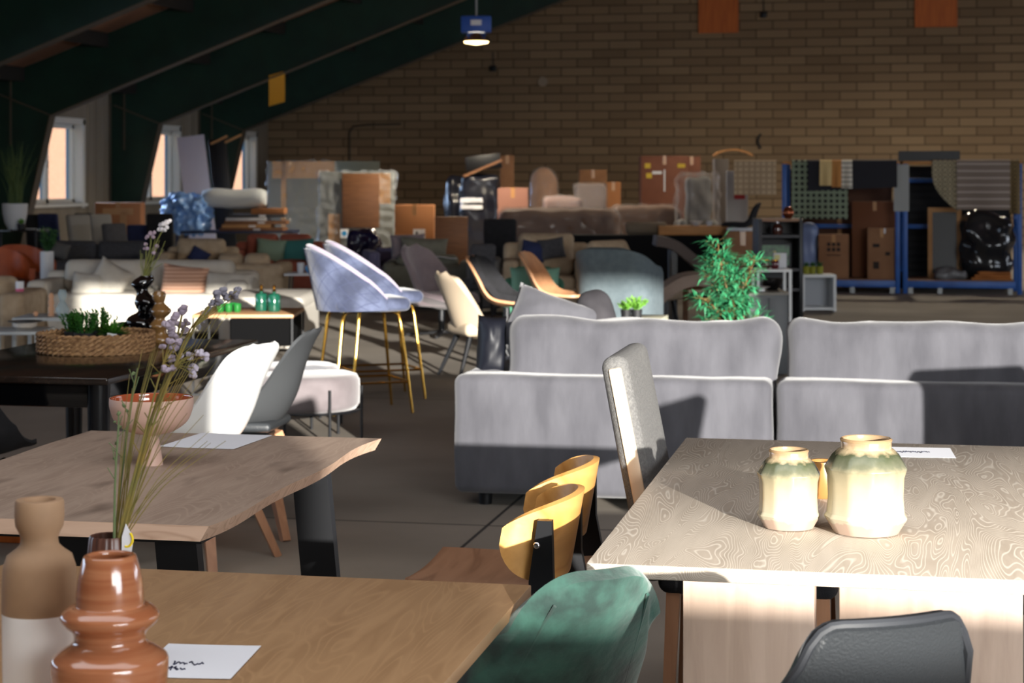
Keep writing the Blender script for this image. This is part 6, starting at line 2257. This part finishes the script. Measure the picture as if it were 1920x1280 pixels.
    for k, (px, lab) in enumerate(((1306, 'white bowl on the orange-brown wooden top'), (1330, 'small white cup on the orange-brown wooden top'))):
        q2 = P(px, 420, d + 0.15)
        t_ = thing('bowl' if k == 0 else 'cup', lab, 'bowl' if k == 0 else 'cup', (q2.x, q2.y, zt + 0.123))
        MB().lathe([(0.03, 0), (0.09 if k == 0 else 0.045, 0.06), (0.08 if k == 0 else 0.04, 0.06), (0.002, 0.015)], 20).build('body', pot_white, t_)
    q = P(1211, 428, d + 0.25)
    r = thing('rolled_rug', 'grey-brown rolled rug lying on the black sideboard', 'rug', (q.x, q.y, zt + 0.001), YAW)
    mb = MB()
    rg = mat('rug_felt', (122, 108, 90), 0.95)
    mb.tube([(-0.26, 0, 0.085), (-0.24, 0, 0.088), (0.24, 0, 0.085), (0.26, 0, 0.082)], [0.07, 0.085, 0.085, 0.07], 20)
    mb.build('roll', rg, r, ang=60)
    MB().tube([(-0.262, 0.05 * math.cos(a * 0.5) * (1 - a / 30), 0.085 + 0.05 * math.sin(a * 0.5) * (1 - a / 30)) for a in range(28)], 0.004, 4).build('rolled_edge', taupe_fabric, r)
    # chair upside on a carton
    d = 24.6
    carton('brown carton under the black chair beside the display cabinet', 1362, 1424, 434, d, 0.5, card)
    zc = Z(434, d) + 0.003
    q = G(1393, d)
    r = thing('shell_chair', 'black shell chair without legs lying on a carton beside the display cabinet', 'chair', (q.x + fw.x * 0.25, q.y + fw.y * 0.25, zc), FRONT_L)
    pf = [(0.25, 0.36), (0.21, 0.26), (0.16, 0.12), (0.06, 0.06), (-0.1, 0.07), (-0.24, 0.08)]
    MB().sheet(shell_fn(pf, [0.3, 0.38, 0.42, 0.44, 0.42, 0.38], [0.01, 0.04, 0.05, 0.04, 0.03, 0.01]), 20, 12, 0.035).build('shell', black_fabric, r, ang=70)
    MB().box((0, 0, 0.022), (0.28, 0.34, 0.044), 0.01).build('bracket', pot_white, r)


def display_corner():
    # dark display cabinet, seen from its open side
    d = 20.0
    zt = Z(410, d)
    c = G(1464, d)
    r = thing('display_cabinet', 'tall dark grey display cabinet with a plant picture, behind the bamboo', 'cabinet', c + fw * 0.25, YAW)
    W_ = M_(84, d)
    dk = mat('anthracite', (46, 46, 50), 0.55)
    for s in (-1, 1):
        MB().box((s * (W_ / 2 - 0.02), 0, zt / 2), (0.04, 0.5, zt), 0.003).build('side_panel', black_metal if s > 0 else dk, r)
    MB().box((0, 0.24, zt / 2), (W_ - 0.08, 0.02, zt)).build('back_panel', dk, r)
    for z in (0.02, 0.35, 0.56, Z(443, d), zt - 0.015):
        MB().box((0, 0, z), (W_ - 0.08, 0.48, 0.03)).build('shelf', brown_wood if z > 1.0 else dk, r)
    q = P(1452, 462, d + 0.2)
    p_ = thing('plant_picture', 'framed picture of dark green leaves in the display cabinet', 'picture', (q.x, q.y, 0.576), YAW)
    MB().box((0, 0, 0.13), (0.36, 0.02, 0.26), 0.004).build('frame', dk, p_)
    lp = mat('leaf_picture', (16, 44, 34), 0.4, var=(66, 128, 72), vscale=14)
    MB().box((0, -0.011, 0.13), (0.31, 0.004, 0.215)).build('print', lp, p_)
    MB().box((0.0, -0.0135, 0.15), (0.03, 0.003, 0.05)).build('flower', mat('pale_yellow', (206, 200, 140), 0.6), p_)
    for lab, px, py, m, k in (('chrome-topped brown glass bottle on the upper shelf of the display cabinet', 1458, 430, mat('brown_glass', (76, 40, 30), 0.1, coat=0.6), 0),
                              ('round copper ball vase on top of the display cabinet', 1478, 400, mat('copper', (150, 84, 56), 0.25, 0.8), 1)):
        q = P(px, py, d + 0.14)
        z = Z(443, d) + 0.016 if k == 0 else zt + 0.001
        t_ = thing('ornament_bottle' if k == 0 else 'ball_vase', lab, 'bottle' if k == 0 else 'vase', (q.x, q.y, z))
        if k == 0:
            MB().lathe([(0.05, 0), (0.055, 0.06), (0.05, 0.09), (0.03, 0.11), (0.002, 0.11)], 20).build('body', m, t_)
            MB().lathe([(0.026, 0.11), (0.03, 0.13), (0.024, 0.15), (0.002, 0.16)], 16).build('stopper', chrome, t_)
        else:
            MB().lathe([(0.03, 0), (0.06, 0.04), (0.062, 0.07), (0.045, 0.11), (0.02, 0.125), (0.016, 0.125), (0.03, 0.1), (0.002, 0.02)], 20).build('body', m, t_)
    # white framed table in front of it
    d = 17.6
    zt = Z(505, d)
    r = thing('frame_table', 'white metal frame table with dark red jars in front of the display cabinet', 'table', G(1452, d) + fw * 0.2, YAW)
    w_ = M_(66, d)
    MB().box((0, 0, zt - 0.012), (w_, 0.4, 0.024)).build('tabletop', white_paint, r)
    for sx in (-1, 1):
        for sy in (-1, 1):
            MB().box((sx * (w_ / 2 - 0.014), sy * 0.186, zt / 2 - 0.012), (0.026, 0.026, zt - 0.024)).build('leg', white_paint, r)
    rj = mat('burgundy_glass', (84, 22, 30), 0.15, coat=0.5)
    for k, px in enumerate((1436, 1453)):
        q = P(px, 500, d + 0.08)
        t_ = thing('burgundy_jar', ('left' if k == 0 else 'right') + ' of two small dark red jars on the white frame table', 'jar', (q.x, q.y, zt + 0.001), 0, 'dark red jars')
        MB().lathe([(0.03, 0), (0.038, 0.02), (0.038, 0.07), (0.03, 0.08), (0.026, 0.08), (0.03, 0.02), (0.002, 0.01)], 18).build('body', rj, t_)
        MB().lathe([(0.031, 0.078), (0.031, 0.088), (0.002, 0.09)], 16).build('lid', gold, t_)
    q = P(1462, 492, d + 0.3)
    t_ = thing('gift_box', 'pale box with yellow flowers printed, behind the dark red jars', 'box', (q.x, q.y, zt + 0.001), YAW)
    MB().box((0, 0, 0.07), (0.12, 0.08, 0.14), 0.004).build('body', pot_white, t_)
    MB().box((-0.03, -0.042, 0.1), (0.05, 0.003, 0.05)).build('print', MATS['pale_yellow'], t_)
    # grey cabinet with white bowl
    d = 14.6
    zt = Z(548, d)
    r = thing('grey_cabinet', 'low grey cabinet with a white bowl on it, right of the bamboo', 'cabinet', G(1440, d) + fw * 0.25, YAW)
    w_ = M_(74, d)
    gc = mat('cabinet_grey', (84, 88, 92), 0.5)
    MB().box((0, 0, zt / 2), (w_, 0.5, zt - 0.03), 0.004).build('body', gc, r)
    MB().box((0, 0, zt - 0.01), (w_ + 0.02, 0.52, 0.02)).build('worktop', mat('cabinet_top', (110, 104, 94), 0.5), r)
    for s in (-1, 1):
        dr = MB().box((s * w_ / 4, -0.257, zt / 2), (w_ / 2 - 0.01, 0.014, zt - 0.08), 0.002).build('door', gc, r)
        MB().box((s * 0.03, -0.268, zt * 0.6), (0.01, 0.01, 0.08)).build('handle', chrome, dr)
    q = P(1428, 545, d + 0.15)
    t_ = thing('white_dish', 'white footed dish on the low grey cabinet', 'bowl', (q.x, q.y, zt + 0.001))
    MB().lathe([(0.03, 0), (0.022, 0.012), (0.03, 0.02), (0.07, 0.035), (0.066, 0.035), (0.002, 0.022)], 24).build('body', white_plastic, t_)
    q = P(1448, 545, d + 0.3)
    t_ = thing('black_bowl', 'black bowl behind the white footed dish', 'bowl', (q.x, q.y, zt + 0.001))
    MB().lathe([(0.04, 0), (0.08, 0.05), (0.085, 0.09), (0.078, 0.09), (0.002, 0.02)], 24).build('body', black_gloss, t_)
    # white low cabinet with cactus pots
    d = 21.8
    zt = Z(515, d)
    r = thing('white_cabinet', 'low white open cabinet with small plants in front of the blue rack', 'cabinet', G(1536, d) + fw * 0.2, YAW)
    w_ = M_(64, d)
    for s in (-1, 1):
        MB().box((s * (w_ / 2 - 0.015), 0, zt / 2), (0.03, 0.4, zt)).build('side_panel', white_paint, r)
    MB().box((0, 0, zt - 0.015), (w_ - 0.062, 0.4, 0.03)).build('top_panel', white_paint, r)
    MB().box((0, 0.19, zt / 2), (w_ - 0.062, 0.02, zt - 0.06)).build('back_panel', mat('pale_grey_panel', (170, 174, 182), 0.5), r)
    MB().box((0, 0, 0.03), (w_ - 0.062, 0.37, 0.03)).build('bottom_panel', white_paint, r)
    rnd = random.Random(31)
    for k, px in enumerate((1512, 1524, 1537)):
        q = P(px, 510, d + 0.15)
        t_ = thing('potted_plant', ('left', 'middle', 'right')[k] + ' of three little plants in yellow-green glass pots on the white cabinet', 'plant', (q.x, q.y, zt + 0.001), 0, 'plants on the white cabinet')
        MB().lathe([(0.035, 0), (0.04, 0.09), (0.034, 0.09), (0.03, 0.06), (0.002, 0.06)], 18).build('pot', mat('yellowgreen_glass', (140, 140, 50), 0.2) if 'yellowgreen_glass' not in MATS else MATS['yellowgreen_glass'], t_)
        fo = MB()
        for j in range(40):
            a = j * 2.4
            u_ = rnd.uniform(0.1, 1.1)
            fo.leaf((0, 0, 0.07), Vector((math.cos(a) * u_, math.sin(a) * u_, 1)).normalized(), (0, 0, 1), rnd.uniform(0.05, 0.09), 0.022, 0.1)
        fo.build('foliage', leaf_dark, t_, smooth=False)


def blue_rack():
    Y0, D = 25.8, 0.85
    posts = [-1.40, 0.14, 1.66]
    r = thing('storage_rack', 'blue steel storage rack of two bays with rugs hung over its wooden top rails', 'rack', (0.14, Y0, 0))
    for i, x in enumerate(posts):
        for y in (0, D):
            xs = [x] if i != 1 else [x - 0.05, x + 0.05]
            for xx in xs:
                MB().box((xx - 0.14, y, 0.86), (0.06, 0.06, 1.72), 0.004).build('post', blue_steel, r)
    for x in posts:
        MB().tube([(x - 0.14, 0, 0.3), (x - 0.14, D, 1.0), (x - 0.14, 0, 1.6)], 0.014, 6).build('brace', blue_steel, r)
    for a, b in zip(posts, posts[1:]):
        for y in (0, D):
            MB().box(((a + b) / 2 - 0.14, y, 0.125), (b - a - 0.1, 0.045, 0.09), 0.003).build('beam', blue_steel, r)
            MB().box(((a + b) / 2 - 0.14, y, 1.715 + 0.02), (b - a + 0.04, 0.05, 0.04), 0.003).build('top_rail', plank_wood, r)
        MB().box(((a + b) / 2 - 0.14, D, 0.87), (b - a - 0.1, 0.045, 0.06), 0.003).build('beam', blue_steel, r)
        MB().box(((a + b) / 2 - 0.14, D, 1.5), (b - a - 0.1, 0.045, 0.06), 0.003).build('beam', blue_steel, r)
        MB().box(((a + b) / 2 - 0.14, D / 2, 0.178), (b - a - 0.14, D, 0.016)).build('shelf_board', brown_wood, r)
    for x in (posts[0] + 0.9, posts[1] - 0.12, posts[1] + 0.12, posts[1] + 0.5, posts[2] - 0.12):
        MB().box((x - 0.14, 0, 0.04), (0.06, 0.06, 0.08)).build('foot', galv, r)
    # white edge boards on the middle post and a dark hanging frame at the top of the right bay
    MB().box((0.0, -0.04, 1.40), (0.20, 0.012, 0.62)).build('post_guard', mat('guard_grey', (150, 152, 150), 0.6), r)
    f = MB()
    f.box((0.36, 0.1, 1.82), (0.80, 0.03, 0.14))
    f.build('hanging_frame', black_metal, r)

    def hang(name, lab, px0, px1, py0, py1, y, m, shape=None, wav=0.02, cat='rug'):
        t0 = (px0 - 960) / FPX
        t1 = (px1 - 960) / FPX
        dd = (Y0 + y) / (fw.y + rt.y * (t0 + t1) / 2)
        xa, xb = P(px0, 338, dd).x, P(px1, 338, dd).x
        za, zb = 1.762, Z(py1, dd)
        W_ = xb - xa
        rr = thing(name, lab, cat, ((xa + xb) / 2, Y0 + y, za), 0, 'rugs hung on the blue rack')

        def fn(u, v):
            x = (u - 0.5) * W_
            if v < 0.12:
                k = v / 0.12
                return (x, 0.10 - 0.13 * k, 0.008 * math.sin(k * PI))
            k = (v - 0.12) / 0.88
            drop = (zb - za) * k
            if shape:
                drop *= shape(u)
            return (x, -0.032 + wav * math.sin(u * 7) * k - 0.01 * k, drop)
        MB().sheet(fn, 18, 16, 0.012).build('pile', m, rr, ang=60)
        if 'striped' in lab or 'patterned' in lab or 'checked' in lab:
            pts = [Vector(fn(i / 18, 1)) for i in range(19)]
            MB().tube(pts, 0.01, 5).build('hem', m, rr)
        return rr

    def patt(name, c1, c2, kind, s):
        m = bpy.data.materials.new(name)
        m.use_nodes = True
        n, l = m.node_tree.nodes, m.node_tree.links
        b = n['Principled BSDF']
        b.inputs['Roughness'].default_value = 0.95
        tc = n.new('ShaderNodeTexCoord')
        sp = n.new('ShaderNodeSeparateXYZ')
        cb = n.new('ShaderNodeCombineXYZ')
        l.new(tc.outputs['Object'], sp.inputs[0])
        l.new(sp.outputs['X'], cb.inputs['X'])
        l.new(sp.outputs['Z'], cb.inputs['Y'])
        mx = n.new('ShaderNodeMix')
        mx.data_type = 'RGBA'
        mx.inputs[6].default_value, mx.inputs[7].default_value = lin(c1), lin(c2)
        if kind == 'dots':
            t = n.new('ShaderNodeTexVoronoi')
            t.voronoi_dimensions = '2D'
            t.inputs['Scale'].default_value = s
            t.inputs['Randomness'].default_value = 0
            l.new(cb.outputs[0], t.inputs['Vector'])
            q = n.new('ShaderNodeMath')
            q.operation = 'LESS_THAN'
            q.inputs[1].default_value = 0.30
            l.new(t.outputs['Distance'], q.inputs[0])
            l.new(q.outputs[0], mx.inputs[0])
        elif kind == 'stripes':
            t = n.new('ShaderNodeTexWave')
            t.bands_direction = 'Y'
            t.inputs['Scale'].default_value = s
            t.inputs['Distortion'].default_value = 0.4
            l.new(cb.outputs[0], t.inputs['Vector'])
            rp = n.new('ShaderNodeValToRGB')
            rp.color_ramp.elements[0].position, rp.color_ramp.elements[1].position = 0.75, 0.95
            l.new(t.outputs['Fac'], rp.inputs[0])
            l.new(rp.outputs[0], mx.inputs[0])
        elif kind == 'check':
            t = n.new('ShaderNodeTexBrick')
            t.offset = 0
            t.inputs['Scale'].default_value = s
            t.inputs['Brick Width'].default_value = 1
            t.inputs['Row Height'].default_value = 1
            t.inputs['Mortar Size'].default_value = 0.16
            l.new(cb.outputs[0], t.inputs['Vector'])
            l.new(t.outputs['Fac'], mx.inputs[0])
        else:
            t = n.new('ShaderNodeTexVoronoi')
            t.voronoi_dimensions = '2D'
            t.distance = 'MANHATTAN'
            t.inputs['Scale'].default_value = s
            t.inputs['Randomness'].default_value = 0
            l.new(cb.outputs[0], t.inputs['Vector'])
            pp = n.new('ShaderNodeMath')
            pp.operation = 'PINGPONG'
            pp.inputs[1].default_value = 0.18
            l.new(t.outputs['Distance'], pp.inputs[0])
            q = n.new('ShaderNodeMath')
            q.operation = 'LESS_THAN'
            q.inputs[1].default_value = 0.06
            l.new(pp.outputs[0], q.inputs[0])
            l.new(q.outputs[0], mx.inputs[0])
        l.new(mx.outputs[2], b.inputs['Base Color'])
        return m
    hang('hanging_rug', 'beige checked rug at the left end of the blue rack', 1376, 1456, 304, 364, -0.02, patt('checked_wool', (186, 164, 134), (160, 138, 110), 'check', 13))
    hang('hanging_rug', 'grey-green rug with rows of black dots on the blue rack', 1484, 1590, 304, 410, -0.02, patt('dotted_wool', (122, 134, 112), (24, 24, 24), 'dots', 13), lambda u: 1.0)
    blk = mat('black_wool', (34, 34, 40), 0.95)
    hang('hanging_rug', 'plain black rug hung beside the dotted one on the blue rack', 1514, 1682, 304, 358, -0.06, blk, lambda u: 1.0 - 0.12 * u)
    hang('hanging_rug', 'narrow pale yellow rug sample hung over the black rug', 1537, 1560, 302, 348, -0.1, mat('yellow_wool', (206, 180, 126), 0.95))
    hang('hanging_rug', 'narrow ochre rug sample next to the pale yellow one', 1560, 1578, 302, 351, -0.1, mat('ochre_wool', (184, 128, 70), 0.95))
    hang('hanging_rug', 'narrow striped white rug sample next to the ochre one', 1578, 1598, 300, 352, -0.1, patt('striped_white_wool', (206, 200, 186), (120, 114, 104), 'stripes', 5))
    hang('hanging_rug', 'patterned rug with a rounded edge in the right bay of the blue rack', 1748, 1796, 304, 394, -0.02, patt('diamond_wool', (164, 152, 124), (84, 78, 66), 'diamond', 8), lambda u: 0.25 + 0.75 * math.sqrt(min(1, u * 1.02)))
    hang('hanging_rug', 'grey striped rug in the right bay of the blue rack', 1794, 1893, 304, 392, -0.06, patt('striped_grey_wool', (124, 110, 100), (168, 156, 146), 'stripes', 3.4))
    hang('hanging_rug', 'ochre patterned rug end at the right of the grey striped rug', 1893, 1912, 304, 400, -0.02, patt('ochre_pattern', (120, 100, 64), (60, 54, 44), 'diamond', 9))
    # slatted screen added as a dark backdrop, and a big carton, behind the rack
    for lab, xa, xb, h, m in (('black slatted screen added as a dark backdrop behind the right bay of the blue rack', 0.10, 1.62, 1.70, mat('screen_black', (16, 16, 18), 0.8)),
                              ('large flat dark brown carton standing behind the left bay of the blue rack', -1.42, 0.02, 1.66, mat('cardboard_deep', (84, 56, 40), 0.9))):
        rr = thing('backdrop_screen' if 'screen' in lab else 'carton', lab, 'screen' if 'screen' in lab else 'box', ((xa + xb) / 2, Y0 + 1.25, 0), 0)
        MB().box((0, 0, h / 2), (xb - xa, 0.08, h), 0.004).build('body', m, rr)
        sl_ = MB()
        if 'screen' in lab:
            for k in range(16):
                sl_.box((0, -0.05, 0.1 + k * 0.1), (xb - xa - 0.04, 0.02, 0.05))
            sl_.build('slats', m, rr)
        else:
            MB().box((0, -0.042, h / 2), (0.06, 0.004, h)).build('tape', tape, rr)
    # what stands on the shelf of the left bay
    zs = 0.187

    def on(lab, px0, px1, py, y, dp, m, marks=()):
        dd = (Y0 + y) / (fw.y + rt.y * ((px0 + px1) / 2 - 960) / FPX)
        c = G((px0 + px1) / 2, dd)
        w_ = M_(px1 - px0, dd)
        h = Z(py, dd) - zs
        rr = thing('carton', lab, 'box', (c.x, c.y + dp / 2, zs), 0, 'cartons on the blue rack')
        MB().box((0, 0, h / 2), (w_, dp, h), 0.006).build('body', m, rr)
        MB().box((0, -dp / 2 - 0.001, h - 0.06), (0.05, 0.003, 0.12)).build('tape', tape, rr)
        for (x, z, a, b, mm, nm) in marks:
            MB().box((x * w_, -dp / 2 - 0.0015, z * h), (a * w_, 0.003, b * h)).build(nm, mm, rr)
    ic = [(-0.16 + 0.16 * i, 0.78 - 0.12 * j, 0.11, 0.08, print_black, 'printed_icon') for i in range(3) for j in range(2)] + [(0.0, 0.53, 0.46, 0.02, print_black, 'printed_line')]
    on('carton printed with six handling icons in the left bay of the blue rack', 1535, 1591, 440, 0.12, 0.35, card, ic)
    on('tallest carton in the left bay of the blue rack', 1598, 1682, 378, 0.40, 0.4, mat('cardboard_dark', (112, 68, 42), 0.85))
    on('lower carton with printing in front of the tallest carton on the blue rack', 1627, 1680, 428, 0.04, 0.34, card,
       [(-0.2, 0.66, 0.24, 0.07, print_black, 'printed_word'), (0.2, 0.50, 0.16, 0.07, print_black, 'printed_icon'), (-0.2, 0.27, 0.2, 0.14, print_black, 'printed_icon'), (0.1, 0.95, 0.06, 0.1, paper, 'tape_strip')])
    dd = 25.9
    c = G(1517, dd)
    o = MB().soft((0, 0, 0.36), (M_(30, dd), 0.4, 0.70), 0.06, None, (0.01, 0.02, 0.02), 0.04, 6, m=10, seed=2).build('wrapped_pack', mat('pale_blue_wrap', (120, 136, 176), 0.35), None, (c.x, Y0 + 0.35, zs), 0, ang=35)
    tag(o, 'pale blue wrapped pack at the left in the blue rack', 'pack')
    # right bay
    dd = 25.4
    c = G(1772, dd)
    rr = thing('framed_mirror', 'large pale wooden frame with a dark panel leaning in the right bay', 'frame', (c.x, Y0 + 0.42, zs), 0)
    rr.rotation_euler[0] = -0.1
    W_, H_ = 0.44, 0.95
    MB().box((0, 0.012, H_ / 2), (W_ - 0.06, 0.012, H_ - 0.06)).build('panel', mat('dark_panel', (20, 20, 22), 0.4), rr)
    f = MB()
    for s in (-1, 1):
        f.box((s * (W_ / 2 - 0.03), 0, H_ / 2), (0.06, 0.04, H_))
    f.box((0, 0, 0.03), (W_ - 0.12, 0.04, 0.06)).box((0, 0, H_ - 0.03), (W_ - 0.12, 0.04, 0.06))
    f.build('frame', card_pale, rr)
    c = G(1852, 25.2)
    o = MB().soft((0, 0, 0.44), (M_(92, 25.2), 0.5, 0.86), 0.16, None, (0.02, 0.04, 0.02), 0.09, 4.5, m=16, seed=6).build('wrapped_chair', mat('black_film', (34, 35, 38), 0.14), None, (c.x, Y0 + 0.36, zs), 0, ang=30)
    tag(o, 'chair wrapped in shiny black film in the right bay of the blue rack', 'wrapped chair')
    c = G(1783, 25.2)
    o = MB().soft((0, 0, 0.07), (0.42, 0.26, 0.12), 0.05, None, (0, 0.02, 0.02), 0.04, 8, m=12, seed=9).build('plastic_bag', mat('grey_film', (120, 120, 122), 0.25), None, (c.x, Y0 + 0.14, zs), 0, ang=30)
    tag(o, 'low grey plastic bag on the shelf of the right bay', 'bag')
    c = G(1858, 25.1)
    for k in range(3):
        o = MB().soft((0, 0, 0.02), (0.52 - 0.05 * k, 0.14, 0.035), 0.016, None, (0, 0, 0), 0.012, 5, m=8, seed=k).build('folded_cloth', mat('orange_cloth', (170, 104, 50), 0.95) if 'orange_cloth' not in MATS else MATS['orange_cloth'], None, (c.x + 0.02 * k, Y0 + 0.02, zs + 0.037 * k), 0.05 * k)
        tag(o, ('lowest', 'middle', 'topmost')[k] + ' of three folded orange cloths at the right on the rack shelf', 'cloth', 'orange cloths')


left_side()
left_seating()
centre_seating()
wrapped_panels()
back_pile()
display_corner()
blue_rack()
